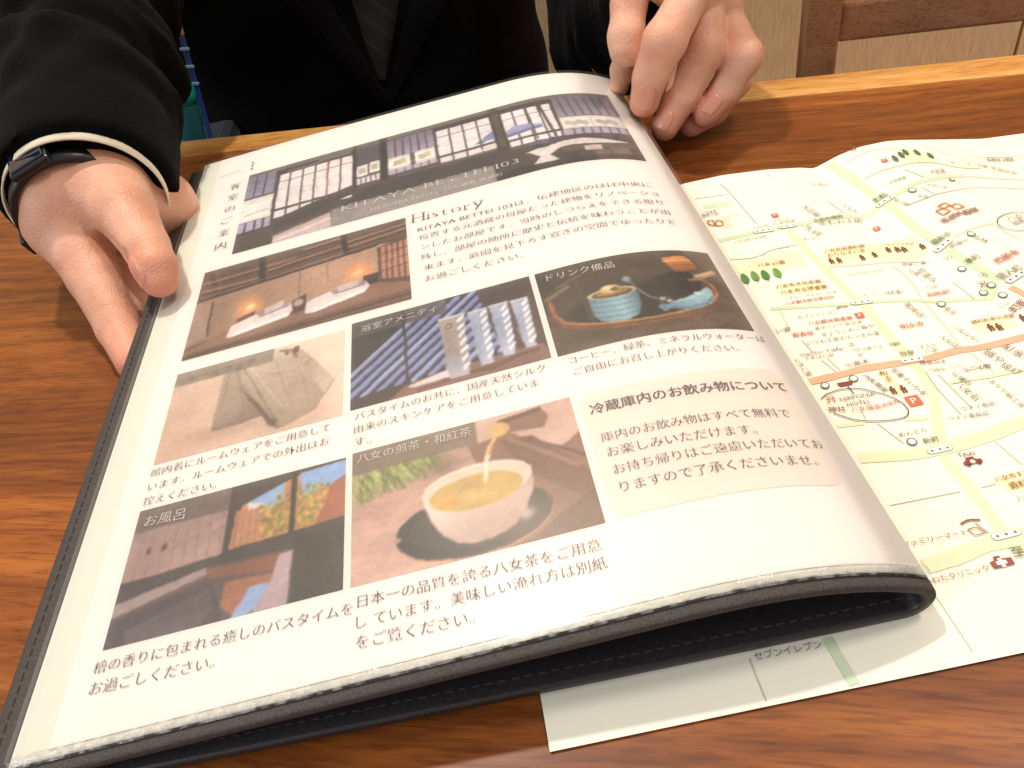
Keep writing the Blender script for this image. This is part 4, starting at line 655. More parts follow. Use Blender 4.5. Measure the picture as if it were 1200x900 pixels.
# the welded rim of the pocket along the near edge, crinkled
UU, VV = np.meshgrid(np.linspace(0, QW + 0.0002, 500), np.linspace(-0.0014, 0.0012, 9), indexing='ij')
rs_ = np.random.RandomState(4); crk = np.repeat(rs_.rand(167, 9), 3, 0)[:500] * np.clip((UU - 0.03) / 0.12, 0.1, 1)
grid_mesh('pocket_seam', page(UU, VV, 0.0012 + 0.00028 * crk * np.sin(np.linspace(0, 3.1, 9))[None, :] - 0.0012 * np.clip(-VV / 0.0014, 0, 1)), M_seam, folder)
UU, VV = np.meshgrid(np.linspace(-0.0006, 0.0008, 4), np.linspace(0, QH, 80), indexing='ij')
grid_mesh('pocket_seam', page(UU, VV, 0.0014), M_clear, folder)

PH = ((28, 212, 206, 277.3, paint_pano, 'wide printed photo of a tatami room with paper windows, at the top of the page'),
      (17.2, 105.7, 139.5, 197, paint_room, 'printed photo of a dim room with two white beds'),
      (17.2, 80.5, 88.5, 132.2, paint_wear, 'printed photo of folded beige room wear'),
      (83, 148.8, 89.5, 134.3, paint_amen, 'printed photo of four silver cosmetic tubes before a blind'),
      (150.8, 214.8, 89, 134.3, paint_drink, 'printed photo of a blue teapot and cup on a wooden tray'),
      (17, 82, 24.7, 70, paint_bath, 'printed photo of a wooden bath by a garden window'),
      (84, 150.8, 24.7, 70.8, paint_tea, 'printed photo of green tea poured into a white cup'))
for u0_, u1_, v0_, v1_, fn, lab in PH:
    print_photo(lab, u0_ / 1000, u1_ / 1000, v0_ / 1000, v1_ / 1000, fn, folder)
# beige notice panel with rounded corners
cc = []
for (x, y, a0) in ((210.5, 66.5, 0), (156.5, 66.5, 90), (156.5, 28.5, 180), (210.5, 28.5, 270)):
    cc += [(x + 3.5 * math.cos(math.radians(a0 + t)), y + 3.5 * math.sin(math.radians(a0 + t))) for t in range(0, 91, 15)]
Pn = np.array(cc) / 1000
nu = 60; top = []
uu = np.linspace(Pn[:, 0].min(), Pn[:, 0].max(), nu)
def edge_at(u, hi):
    r = 0.0035; x0, x1, y0, y1 = 0.153, 0.214, 0.025, 0.070
    dx = max(0, x0 + r - u, u - (x1 - r)); k = r - math.sqrt(max(0, r * r - dx * dx)); return (y1 - k) if hi else (y0 + k)
VV = np.array([[edge_at(u, 0) + (edge_at(u, 1) - edge_at(u, 0)) * t for t in np.linspace(0, 1, 8)] for u in uu]); UU = np.repeat(uu[:, None], 8, 1)
grid_mesh('notice_panel', page(UU, VV, 0.0003), M_beige, folder)

def text(name, rows, m, off=0.00055, dx=0.004, dy=0.017, parent=folder, bold=False):
    b = Bag()
    for (s, u0, v0, u1, v1, *z) in rows:
        V, F = glyphs(s, -0.014 if bold else dx, 0.004 if bold else dy, 1.0)
        size = z[0] / 1000 if z else None
        b.add(place(V, (u0 / 1000, v0 / 1000), (u1 / 1000, v1 / 1000), size), F)
    return b.build(name, lambda V: PG(V, off), m, parent)
text('body_text', [('KITAYA BETTEI 103は、伝建地区のほぼ中央に', 110.4, 184.6, 207.2, 183.2, 4.2), ('位置する元酒蔵の母屋だった建物をリノベーショ', 110.6, 178.2, 207.9, 176.0, 4.2), ('ンしたお部屋です。当時のしつらえをできる限り', 111, 171, 208, 169, 4.2),
      ('残し、部屋の随所に歴史と伝統を味わうことが出', 110.6, 164, 208.6, 161.6, 4.2), ('来ます。庭園を見下ろす寛ぎの空間でゆったりと', 111.2, 156.6, 208.6, 154.2, 4.2), ('お過ごしください。', 111.4, 149.3, 148.9, 148, 4.2)], M_ink)
text('caption_text', [('館内着にルームウェアをご用意して', 17.2, 84.9, 76.6, 84.5), ('います。ルームウェアでの外出はお', 17.6, 79, 76.6, 78.7), ('控えください。', 17.3, 73.4, 41, 72.8)], M_ink)
text('caption_text', [('バスタイムのお共に、国産天然シルク', 84.7, 85.9, 146.2, 85.7), ('由来のスキンケアをご用意していま', 84.5, 80.4, 143, 80.0), ('す。', 84.5, 75.0, 90, 74.6, 4.0)], M_ink)
text('caption_text', [('コーヒー、緑茶、ミネラルウォーターは', 153.6, 85.6, 216.6, 84.9), ('ご自由にお召し上がりください。', 154.1, 80.3, 205.2, 79.3)], M_ink)
text('caption_text', [('檜の香りに包まれる癒しのバスタイムを', 16, 20, 84.8, 18.6), ('お過ごしください。', 16.5, 14.4, 49.4, 13.4)], M_ink)
text('caption_text', [('日本一の品質を誇る八女茶をご用意', 86.0, 19.9, 148.2, 18.9), ('し ています。美味しい淹れ方は別紙', 85.7, 14.2, 148.5, 13.6), ('をご覧ください。', 85.7, 8.9, 114.9, 8.0)], M_ink)
text('heading_text', [('冷蔵庫内のお飲み物について', 155.3, 63.3, 213.6, 62.2)], M_ink, bold=True)
text('notice_text', [('庫内のお飲み物はすべて無料で', 156, 52.0, 209.6, 50.9), ('お楽しみいただけます。', 156.4, 46.5, 197.2, 45.0), ('お持ち帰りはご遠慮いただいてお', 156.6, 40.2, 214.4, 39.4), ('りますので了承くださいませ。', 156.9, 34.1, 209.6, 33.3)], M_ink)
text('photo_caption', [('ルームウェア', 21.5, 128.2, 47.5, 127.7)], M_inkp, dy=0.01)
text('photo_caption', [('浴室アメニティ', 86.5, 129.3, 114.3, 130.0)], M_capw, dy=0.01)
text('photo_caption', [('ドリンク備品', 154.5, 129.8, 178.5, 128.8)], M_capw, dy=0.01)
text('photo_caption', [('お風呂', 19.7, 65.1, 32.5, 64.4)], M_capw, dy=0.01)
text('photo_caption', [('八女の煎茶・和紅茶', 85.6, 67.7, 120.5, 67.3)], M_capw, dy=0.01)
text('side_heading', [(c, 21.5 - 2.5, 269.6 - 10.8 * i, 21.5 + 2.7, 269.6 - 10.8 * i, 6.6) for i, c in enumerate('客室のご案内')], M_ink, dy=0.02)
text('small_print', [('NIPPONIA HOTEL', 11.5, 284.6, 23.5, 285.6)], M_inkp)
b_ = Bag()
for k in range(3): b_.add(*disc((0.0285, 0.2905 - 0.0032 * k), 0.0006, 0.0009))
b_.build('small_print', lambda V: PG(V, 0.0005), M_inkp, folder)

SERIF = {'K': [(.06, 0), (.06, 1), (.86, 1), (.9, 0)], 'I': [(.5, 0), (.5, 1)], 'T': [(.5, 0)], 'A': [(.06, 0), (.94, 0)], 'Y': [(.06, 1), (.94, 1), (.5, 0)], 'B': [(.04, 0), (.04, 1)], 'E': [(.04, 0), (.04, 1)], '1': [(.7, 0)],
         'N': [(.08, 0), (.08, 1), (.92, 1)], 'P': [(.08, 0), (.08, 1)], 'H': [(.08, 0), (.08, 1), (.92, 0), (.92, 1)], 'L': [(.08, 0), (.08, 1)], 'i': [(.5, 0)], 'r': [(.2, 0)], 'y': [(.1, .74), (.9, .74)]}
def serif_line(s, gap, thin, sw=0.20, st=0.045):
    VV, FF, VS, FS, x, n, ns = [], [], [], [], 0.0, 0, 0
    for c in s:
        if c == ' ': x += 0.36; continue
        V, F = glyphs(c, thin * 0.5, thin); V = V.copy(); x0, x1 = V[:, 0].min(), V[:, 0].max(); w = x1 - x0
        V[:, 0] += x - x0; VV.append(V); FF += [tuple(i + n for i in f) for f in F]; n += len(V)
        for fx, fy in SERIF.get(c, []):
            cx_ = x + w * fx; cy_ = st / 2 if fy == 0 else 0.727 * fy - st / 2
            VS.append([(cx_ - sw / 2, cy_ - st / 2), (cx_ + sw / 2, cy_ - st / 2), (cx_ + sw / 2, cy_ + st / 2), (cx_ - sw / 2, cy_ + st / 2)]); FS.append((ns, ns + 1, ns + 2, ns + 3)); ns += 4
        x += w + gap
    return np.concatenate(VV), FF, np.array(VS).reshape(-1, 2), FS
def serif(name, s, a, b, cap, m, gap=0.16, thin=0.022):
    V, F, VS, FS = serif_line(s, gap, thin); x0, x1 = V[:, 0].min(), V[:, 0].max()
    a, b = np.array(a) / 1000, np.array(b) / 1000; L = np.linalg.norm(b - a); d = (b - a) / L; n = np.array([-d[1], d[0]]); k = L / (x1 - x0); ky = cap / 1000 / 0.727
    T = lambda V: a + (V[:, :1] - x0) * k * d + (V[:, 1:] - 0.36) * ky * n
    P = np.concatenate([PG(T(V), 0.00055), PG(T(VS), 0.00057)]); return mesh(name, P, F + [tuple(i + len(V) for i in f) for f in FS], m, folder)
serif('title_text', 'KITAYA BETTEI 103', (77.5, 218.6), (158, 218.6), 4.6, M_capw)
serif('title_text', 'NIPPONIA HOTEL', (90.9, 210.9), (121, 210.7), 2.5, M_capw)
text('title_text', [('八女福島 商家町', 123.5, 210.7, 149.8, 210.6, 3.0)], M_capw, dy=0.008)
serif('heading_text', 'History', (108.6, 194.4), (138.6, 192.6), 6.2, M_ink, gap=0.14, thin=0.028)

# ------------------------------------------------------------------ the paper map
MT, MX, MY = -0.018866, -0.0106, 0.0728
TA = [-.1, .06, .08, .09, .1, .118, .137, .152, .158, .168, .177, .188, .195, .211, .23, .24, .25, .30, .5]
TZ = [.0005, .0005, .001, .0035, .0065, .0073, .0062, .0042, .0025, .0069, .0092, .0096, .0088, .0059, .0025, .002, .0015, .001, .0005]
_fa = np.linspace(-0.05, 0.4, 901); _fz = np.interp(_fa, TA, TZ); _k = np.hanning(13); _k /= _k.sum()
_fz = np.convolve(np.pad(_fz, 6, mode='edge'), _k, 'valid')
def msurf(a, b, off=0.0):
    a = np.asarray(a, float); b = np.asarray(b, float); bt = np.clip(.225 - .08 * (a - .1), .2, .225)
    z = np.interp(a, _fa, _fz) * np.clip(b / bt, 0, 1.2) ** 1.6
    c, s = math.cos(MT), math.sin(MT)
    return np.stack([MX + c * a - s * b, MY + s * a + c * b, z + .0008 + off], -1)
tmap = thing('town_map', 'large unfolded paper town map with green roads, lying under the folder', 'map', (0.1, 0.17, 0))
na, nb = 180, 60; aa = np.linspace(0, 0.297, na); AA = np.repeat(aa[:, None], nb, 1); BB = np.linspace(0, 1, nb)[None, :] * np.clip(.225 - .08 * (aa - .1), .2, .225)[:, None]
mp_ = grid_mesh('map_sheet', msurf(AA, BB), M_mapp, tmap)
MC = {'g': (204, 222, 188), 'y': (222, 230, 192), 't': (226, 220, 196), 'gr': (188, 186, 172), 'p': (238, 214, 200), 'o': (234, 178, 144), 'pg': (212, 226, 198), 'py': (251, 247, 200), 'pen': (74, 76, 74), 'br': (150, 96, 58),
      'gy': (116, 106, 96), 'rd': (186, 92, 84), 'dk': (134, 82, 74), 'ol': (122, 124, 86), 'p2': (206, 150, 140)}
class CBag(Bag):
    def __init__(s): super().__init__(); s.O, s.C = [], []
    def add(s, V, F, col, off):
        super().add(V, F); s.O.append(np.full(len(V), off)); s.C.append(np.repeat(np.array([[*lin(col), 1.0]]), len(V), 0))
    def build(s, name, parent):
        V = np.concatenate(s.V); o = mesh(name, msurf(V[:, 0], V[:, 1], np.concatenate(s.O)), s.F, M_print, parent)
        at_ = o.data.color_attributes.new('print', 'FLOAT_COLOR', 'POINT'); at_.data.foreach_set('color', np.concatenate(s.C).astype('f4').ravel()); return o
mm = lambda p: np.array(p, float) / 1000
rb = CBag()
for i, (c, w, pts) in enumerate(MAP['road']):
    P = resample(mm(pts), 0.0015); P = P[P[:, 1] < .225 - .08 * (P[:, 0] - .1) - .0015]; n = len(P); rs = np.random.RandomState(i)
    if n > 6: P = np.stack([np.convolve(np.pad(P[:, k], 2, mode='reflect', reflect_type='odd'), np.ones(5) / 5, 'valid') for k in (0, 1)], 1)
    ww = w / 1000 * (0.80 if c != 'gr' else 0.62) * (1 + (0.12 if w > 1.5 else 0.05) * np.convolve(rs.randn(n + 4), np.ones(5) / 5, 'valid')[:n]); V, F = ribbon(P, ww)
    rb.add(V, F, MC[c], 0.00012 + (0.0000045 * i) + (0.00005 if c in 'o' else 0))
rb.build('printed_roads', tmap)
pb = CBag()
for i, (c, pts) in enumerate(MAP['poly']):
    P = mm(pts); x0, y0 = P.min(0); x1, y1 = P.max(0); st_ = 0.0006
    gx, gy = np.arange(x0, x1, st_), np.arange(y0, y1, st_); X, Y = np.meshgrid(gx, gy, indexing='ij'); cxm, cym = X + st_ / 2, Y + st_ / 2
    ins = np.zeros(X.shape, bool); j = len(P) - 1
    for k in range(len(P)):
        xi, yi, xj, yj = *P[k], *P[j]
        if yi != yj: ins ^= ((yi > cym) != (yj > cym)) & (cxm < (xj - xi) * (cym - yi) / (yj - yi) + xi)
        j = k
    V, F = [], []
    for a, b in zip(*np.nonzero(ins)):
        k = len(V); x, y = gx[a], gy[b]; V += [(x, y), (x + st_, y), (x + st_, y + st_), (x, y + st_)]; F.append((k, k + 1, k + 2, k + 3))
    if V: pb.add(np.array(V), F, MC[c], 0.00007 + 0.000004 * i)
pb.build('printed_areas', tmap)
lb = CBag(); pen = CBag()
for c, w, pts in MAP['line']:
    if c == 'br' and w >= .5 and lb.n: lb.build('store_symbol', tmap); lb = CBag()
    V, F = ribbon(resample(mm(pts), 0.001), w / 1000); (pen if c == 'pen' else lb).add(V, F, MC[c], 0.0005)
    if c == 'pen' and len(pts) > 2: pen.build('pen_circle', tmap); pen = CBag()
    elif c == 'pen': pen.build('pen_stroke', tmap); pen = CBag()
if lb.n: lb.build('store_symbol', tmap); lb = CBag()
for P in MAP['bld']:
    V, F = ribbon(resample(mm(P), 0.0006), 0.0006); lb.add(V, F, (190, 120, 62), 0.0005); lb.build('building_symbol', tmap); lb = CBag()
for P in MAP['sig']:
    P = mm(P); d = P[-1] - P[0]; L = np.linalg.norm(d); d /= L; nrm = np.array([-d[1], d[0]]); r = min(0.0017, max(0.0010, 0.30 * L / 1.35))
    def cap(r, n=10):
        t = np.linspace(-np.pi / 2, np.pi / 2, n); E = 0.0015
        A = [P[-1] + r * (np.cos(x) * d + np.sin(x) * nrm) + d * r * .4 for x in t]; B = [P[0] + r * (-np.cos(x) * d - np.sin(x) * nrm) - d * r * .4 for x in t]
        return np.array(A + B), [tuple(range(2 * n))]
    lb.add(*cap(r * 1.08), (176, 178, 150), 0.00042); lb.add(*cap(r * 0.92), (250, 249, 240), 0.00045)
    for c in P: lb.add(*disc(c, r * .42, r * .42), (122, 128, 98), 0.00050)
    lb.build('signal_symbol', tmap); lb = CBag()
for kcol, x, y in MAP['tree']:
    col = ((118, 166, 84), (72, 140, 62), (100, 116, 84))[kcol]; x, y = x / 1000, y / 1000; t = np.linspace(0, 2 * np.pi, 14, endpoint=False)
    L_, W_ = ((0.0030, 0.0014) if kcol < 2 else (0.0024, 0.0010)); V = np.stack([x + W_ * np.sin(t) * (1 - 0.25 * np.cos(t)), y + L_ * np.cos(t)], 1); lb.add(V[::-1], [tuple(range(14))], col, 0.00050)
    V, F = ribbon([(x, y + L_ * .6), (x, y - L_ * 1.35)], 0.0003); lb.add(V, F, (96, 110, 70), 0.00054); lb.build('tree_symbol', tmap); lb = CBag()
for r, x, y in MAP['ring']:
    c = (x / 1000, y / 1000); r *= 0.00074
    lb.add(*disc(c, r, r, 18), (112, 122, 102), 0.00046); lb.add(*disc(c, r * .70, r * .66, 18), (250, 250, 240), 0.00052); lb.build('shop_marker', tmap); lb = CBag()
for s, x, y in MAP['red']:
    x, y, s = x / 1000, y / 1000, s / 1000; lb.add(np.array([(x - s * .5, y - s * .5), (x + s * .5, y - s * .5), (x + s * .5, y + s * .5), (x - s * .5, y + s * .5)]), [(0, 1, 2, 3)], (228, 110, 84), 0.00046)
    V, F = glyphs('P'); lb.add(place(V, (x - s * .2, y), (x + s * .2, y), s * .8), F, (252, 244, 232), 0.00052); lb.build('parking_symbol', tmap); lb = CBag()
for x, y in MAP['blob']:
    x, y = x / 1000, y / 1000
    lb.add(*disc((x, y + .0012), .0005, .0005), (120, 70, 40), 0.00046); lb.add(np.array([(x - .0007, y - .0002), (x + .0007, y - .0002), (x + .001, y + .0006), (x - .001, y + .0006)]), [(0, 1, 2, 3)], (120, 70, 40), 0.00047)
    for q in (-.00045, .00045): lb.add(np.array([(x + q - .0003, y - .0018), (x + q + .0003, y - .0018), (x + q + .0003, y - .0001), (x + q - .0003, y - .0001)]), [(0, 1, 2, 3)], (120, 70, 40), 0.00048)
    lb.build('facility_symbol', tmap); lb = CBag()
lb.add(mm(MAP['clinic'][0])[::-1], [tuple(range(8))], (150, 66, 58), 0.00046)
x, y = mm(MAP['clinic'][1][0])
for i, (a, b) in enumerate(((.0013, .0005), (.0005, .0013))): lb.add(np.array([(x - a, y - b), (x + a, y - b), (x + a, y + b), (x - a, y + b)]), [(0, 1, 2, 3)], (250, 246, 240), 0.00050 + .00002 * i)
lb.build('clinic_symbol', tmap); lb = CBag()
c_ = mm(MAP['car']).mean(0); x, y = c_
lb.add(np.array([(x - .0026, y - .0008), (x + .0026, y - .0008), (x + .0026, y + .0004), (x + .0013, y + .0006), (x + .0007, y + .0016), (x - .0011, y + .0016), (x - .0017, y + .0005), (x - .0026, y + .0003)]), [tuple(range(8))], (140, 62, 62), 0.00047)
lb.add(*disc((x, y - .0001), .0007, .0007), (240, 226, 216), 0.00052)
for q in (-.0015, .0015): lb.add(*disc((x + q, y - .0009), .0006, .0006), (104, 50, 50), 0.00053)
lb.build('taxi_symbol', tmap); lb = CBag()
lb.add(mm(MAP['tor'])[::-1], [tuple(range(4))], (140, 66, 62), 0.00047)
lb.build('shrine_symbol', tmap)
tb = CBag()
for i, (c, w, s, a, b) in enumerate(MAP['text']):
    a, b = mm(a), mm(b); L = np.linalg.norm(b - a); nch = sum(1 if ord(q) > 255 else 0.58 for q in s); size = min(max(L / nch, 0.0016), 0.0034)
    V, F = glyphs(s, -0.010 if w else 0.0, -0.008 if w else 0.0); tb.add(place(V, a, b, size), F, MC[c], 0.00056 + 0.000002 * i)
tb.build('printed_text', tmap)

# ------------------------------------------------------------------ soft solid modelling for the person
def axis(*spans):                        # spans: (from, to, step) ...
    out = []
    for a, b, s in spans:
        out.append(np.linspace(a, b, max(2, int(round((b - a) / s)) + 1)))
    return np.unique(np.round(np.concatenate(out), 6))
class Field:
    def __init__(s, xs, ys, zs): s.ax = (xs, ys, zs); s.D = np.full((len(xs), len(ys), len(zs)), 0.05)
    def sl(s, lo, hi):
        return tuple(slice(max(0, np.searchsorted(a, l) - 1), np.searchsorted(a, h) + 1) for a, l, h in zip(s.ax, lo, hi))
    def pts(s, k): return np.stack(np.meshgrid(*[a[q] for a, q in zip(s.ax, k)], indexing='ij'), -1)
def smin(a, b, k):
    h = np.clip(0.5 + 0.5 * (b - a) / k, 0, 1); return b + (a - b) * h - k * h * (1 - h)
def cone_d(P, a, b, ra, rb, flat=None):
    d = b - a; t = np.clip(((P - a) @ d) / (d @ d + 1e-12), 0, 1)
    q = P - a - t[..., None] * d
    if flat is not None: n, k = flat; q = q + (q @ n)[..., None] * n * (1 / k - 1)
    return np.linalg.norm(q, axis=-1) - (ra + t * (rb - ra))
def chain_into(F, pts, rad, kblend, kin=0.004, base=None, flat=None):
    pts = [np.array(p, float) for p in pts]; m = max(rad) * 1.8 + kblend + 0.006
    k = F.sl(np.min(pts, 0) - m, np.max(pts, 0) + m); P = F.pts(k); d = None
    for i in range(len(pts) - 1):
        c = cone_d(P, pts[i], pts[i + 1], rad[i], rad[i + 1], flat); d = c if d is None else smin(d, c, kin)
    if base is None: F.D[k] = smin(F.D[k], d, kblend)
    else: F.D[k] = smin(F.D[k], smin(base[k], d, kblend), 0.0012)
def groove(F, a, b, depth, w):
    a, b = np.array(a, float), np.array(b, float); m = 3 * w
    k = F.sl(np.minimum(a, b) - m, np.maximum(a, b) + m); P = F.pts(k); F.D[k] += depth * np.exp(-(cone_d(P, a, b, 0, 0) / w) ** 2)
def surface(F):
    D = F.D; s = D < 0; xs, ys, zs = F.ax; nx, ny, nz = D.shape
    c = np.zeros((nx - 1, ny - 1, nz - 1), int)
    for i in (0, 1):
        for j in (0, 1):
            for k in (0, 1): c += s[i:nx - 1 + i, j:ny - 1 + j, k:nz - 1 + k]
    mix = (c > 0) & (c < 8); idx = np.full(mix.shape, -1); I = np.argwhere(mix); idx[mix] = np.arange(len(I))
    acc = np.zeros((len(I), 3)); cnt = np.zeros(len(I)); A = F.ax
    corner = [(i, j, k) for i in (0, 1) for j in (0, 1) for k in (0, 1)]
    for p in corner:
        for ax_ in range(3):
            if p[ax_]: continue
            q = list(p); q[ax_] = 1
            va = D[tuple((I + p).T)]; vb = D[tuple((I + q).T)]; cr = (va < 0) != (vb < 0); t = np.where(cr, va / np.where(cr, va - vb, 1), 0)
            X = np.stack([A[m][I[:, m] + p[m]] for m in range(3)], 1); Y = np.stack([A[m][I[:, m] + q[m]] for m in range(3)], 1)
            acc += np.where(cr[:, None], X + (Y - X) * t[:, None], 0); cnt += cr
    V = acc / np.maximum(cnt, 1)[:, None]; Fc = []
    for ax_ in range(3):
        b, c_ = [m for m in range(3) if m != ax_]
        sa = np.take(s, range(0, D.shape[ax_] - 1), ax_); sb = np.take(s, range(1, D.shape[ax_]), ax_); E = np.argwhere(sa != sb)
        ok = (E[:, b] > 0) & (E[:, c_] > 0) & (E[:, b] < D.shape[b] - 1) & (E[:, c_] < D.shape[c_] - 1); E = E[ok]
        ins = sa[tuple(E.T)]
        def cell(db, dc):
            q = E.copy(); q[:, b] += db; q[:, c_] += dc; return idx[tuple(q.T)]
        Q = np.stack([cell(-1, -1), cell(0, -1), cell(0, 0), cell(-1, 0)], 1)
        fl = ins if ax_ != 1 else ~ins
        Q = np.where(fl[:, None], Q, Q[:, ::-1]); Fc.append(Q[(Q >= 0).all(1)])
    return V, np.concatenate(Fc)
def relax(V, Fq, n=2, lam=0.5):
    E = np.concatenate([Fq[:, [0, 1]], Fq[:, [1, 2]], Fq[:, [2, 3]], Fq[:, [3, 0]]]); E = np.concatenate([E, E[:, ::-1]])
    cnt = np.bincount(E[:, 0], minlength=len(V))
    for _ in range(n):
        S_ = np.stack([np.bincount(E[:, 0], V[E[:, 1], k], len(V)) for k in range(3)], 1); V = V + lam * (S_ / np.maximum(cnt, 1)[:, None] - V)
    return V
def biggest(V, Fq):
    p = np.arange(len(V))
    for _ in range(400):
        m = p[Fq].min(1); q = p.copy(); np.minimum.at(q, Fq.ravel(), np.repeat(m, 4)); q = q[q]
        if (q == p).all(): break
        p = q
    root = np.bincount(p).argmax(); keep = p == root; mp_ = np.cumsum(keep) - 1; Fk = Fq[keep[Fq].all(1)]
    return V[keep], mp_[Fk]

# ------------------------------------------------------------------ skin and cloth
def skin_mat():
    m = mat('skin', (222, 168, 134), 0.52, Subsurface_Weight=0.12, Subsurface_Scale=0.004); n, l, b = nodes(m)
    b.inputs['Subsurface Radius'].default_value = (1.0, 0.35, 0.18)
    tc = n.new('ShaderNodeTexCoord'); n1 = n.new('ShaderNodeTexNoise'); n1.inputs['Scale'].default_value = 55; n1.inputs['Detail'].default_value = 4; l.new(tc.outputs['Object'], n1.inputs[0])
    rp = n.new('ShaderNodeValToRGB'); e = rp.color_ramp.elements; e[0].position = .32; e[0].color = (*lin((208, 150, 122)), 1); e[1].position = .7; e[1].color = (*lin((228, 180, 154)), 1); l.new(n1.outputs[0], rp.inputs[0])
    a = n.new('ShaderNodeAttribute'); a.attribute_name = 'flush'
    mx = n.new('ShaderNodeMix'); mx.data_type = 'RGBA'; l.new(a.outputs['Fac'], mx.inputs[0]); l.new(rp.outputs[0], mx.inputs[6]); mx.inputs[7].default_value = (*lin((222, 134, 108)), 1); l.new(mx.outputs[2], b.inputs['Base Color'])
    v = n.new('ShaderNodeTexVoronoi'); v.inputs['Scale'].default_value = 900; l.new(tc.outputs['Object'], v.inputs[0])
    n2 = n.new('ShaderNodeTexNoise'); n2.inputs['Scale'].default_value = 260; n2.inputs['Detail'].default_value = 4; l.new(tc.outputs['Object'], n2.inputs[0])
    ad = n.new('ShaderNodeMath'); ad.operation = 'ADD'; l.new(v.outputs['Distance'], ad.inputs[0]); l.new(n2.outputs[0], ad.inputs[1])
    bp = n.new('ShaderNodeBump'); bp.inputs['Strength'].default_value = 0.28; bp.inputs['Distance'].default_value = 0.0007; l.new(ad.outputs[0], bp.inputs['Height']); l.new(bp.outputs[0], b.inputs['Normal'])
    return m
M_skin = skin_mat()
M_nail = mat('nail', (218, 150, 124), 0.3, Coat_Weight=0.3, Coat_Roughness=0.2)
def cloth(name, c, sheen=0.25, scale=750, bump=0.8):
    m = mat(name, c, 0.95, Sheen_Weight=sheen, Specular_IOR_Level=0.08); mottle(m, scale, 0.45, bump=bump, bdist=0.0005); return m
M_jacket = cloth('black_wool', (7, 7, 8), 0.02); M_lapel = cloth('black_wool_lapel', (12, 11, 13), 0.03, bump=0.4)
M_cuff = mat('cream_cotton', (240, 230, 204), 0.8)

person = thing('person', 'person in a black jacket and dark tie holding the folder with both hands', 'person', (-0.04, 0.66, -0.30))
vd = ray(108, 238); vd = vd / np.linalg.norm(vd)
LC = at(105, 232, 0.046); LA = 0.74 * vd + 0.67 * CU; LA /= np.linalg.norm(LA)      # right wrist and the way its forearm runs back
RC = at(800, -58, 0.078); RE = aty(712, 44, 0.55); RA = RE - RC; RA /= np.linalg.norm(RA)
LE = LC + LA * 0.24
LS, RS = np.array([-0.23, 0.72, 0.30]), np.array([0.15, 0.74, 0.30])
# ---- body: both hands, arms and trunk in one surface, fine at the hands
bx = axis((-0.42, -0.222, 0.012), (-0.222, -0.095, 0.0011), (-0.095, 0.062, 0.009), (0.062, 0.150, 0.0011), (0.150, 0.34, 0.012))
by = axis((0.232, 0.445, 0.0011), (0.445, 0.90, 0.011))
bz = axis((-0.31, -0.006, 0.012), (-0.006, 0.105, 0.0011), (0.105, 0.44, 0.012))
B = Field(bx, by, bz)
L_w = at(88, 232, 0.047)
chain_into(B, [L_w, LC + LA * 0.03, LE], [0.0225, 0.0225, 0.034], 0.01)
chain_into(B, [LE, LS], [0.038, 0.050], 0.02); chain_into(B, [RE, RS], [0.038, 0.050], 0.02)
chain_into(B, [RC + RA * 0.0, RE], [0.022, 0.034], 0.01)
chain_into(B, [LS, (-0.04, 0.76, 0.34), RS], [0.05, 0.06, 0.05], 0.03)
chain_into(B, [(-0.04, 0.76, 0.30), (-0.04, 0.76, -0.20)], [0.11, 0.10], 0.04); chain_into(B, [(-0.04, 0.77, 0.30), (-0.04, 0.765, 0.43)], [0.055, 0.055], 0.03)
# left of the picture: palm up under the folder, thumb on the page
chain_into(B, [at(98, 200, .050), at(120, 222, .046)], [0.0205, 0.021], 0.010)
chain_into(B, [at(100, 230, .042), at(150, 226, .036), at(190, 238, .029), at(212, 262, .014)], [0.020, 0.016, 0.0140, .012], 0.010)
chain_into(B, [at(86, 242, .045), at(80, 266, .039)], [0.019, 0.0160], 0.010)
base = B.D.copy()
LT = [at(120, 215, .050), at(145, 246, .0465), at(170, 288, .0390), at(182, 312, .0345), at(187, 328, .0305)]
chain_into(B, LT, [0.0185, 0.0130, 0.0095, 0.0085, 0.0073], 0.006, 0.002, base=base)
LI = [at(78, 262, .040), at(111, 326, .026), at(140, 385, .014), at(160, 425, .0095)]
chain_into(B, LI, [0.0155, 0.0108, 0.0088, 0.0078], 0.005, 0.0025, base=base)
for dy, r in ((0.019, .0088), (0.037, .0088), (0.052, .0078)):                      # the other fingers lie under the covers
    o = np.array([0.004, dy, 0.0]); chain_into(B, [at(150, 228, .028) + o * [1, .25, 1], LI[2] + o + [-.004, 0, -.003], LI[3] + o + [0.02, .01, -.001]], [0.013, r, r * .9], 0.005, base=base)
for px0, px1, dep in (((150, 288), (176, 268), .0008), ((156, 296), (182, 275), .0010), ((160, 300), (186, 281), .0006)):
    groove(B, at(*px0, .048), at(*px1, .049), dep * 1.5, .0012)
groove(B, at(98, 322, .037), at(128, 306, .034), .0008, .0012)
groove(B, at(105, 262, .046), at(150, 300, .040), .0022, .0022)
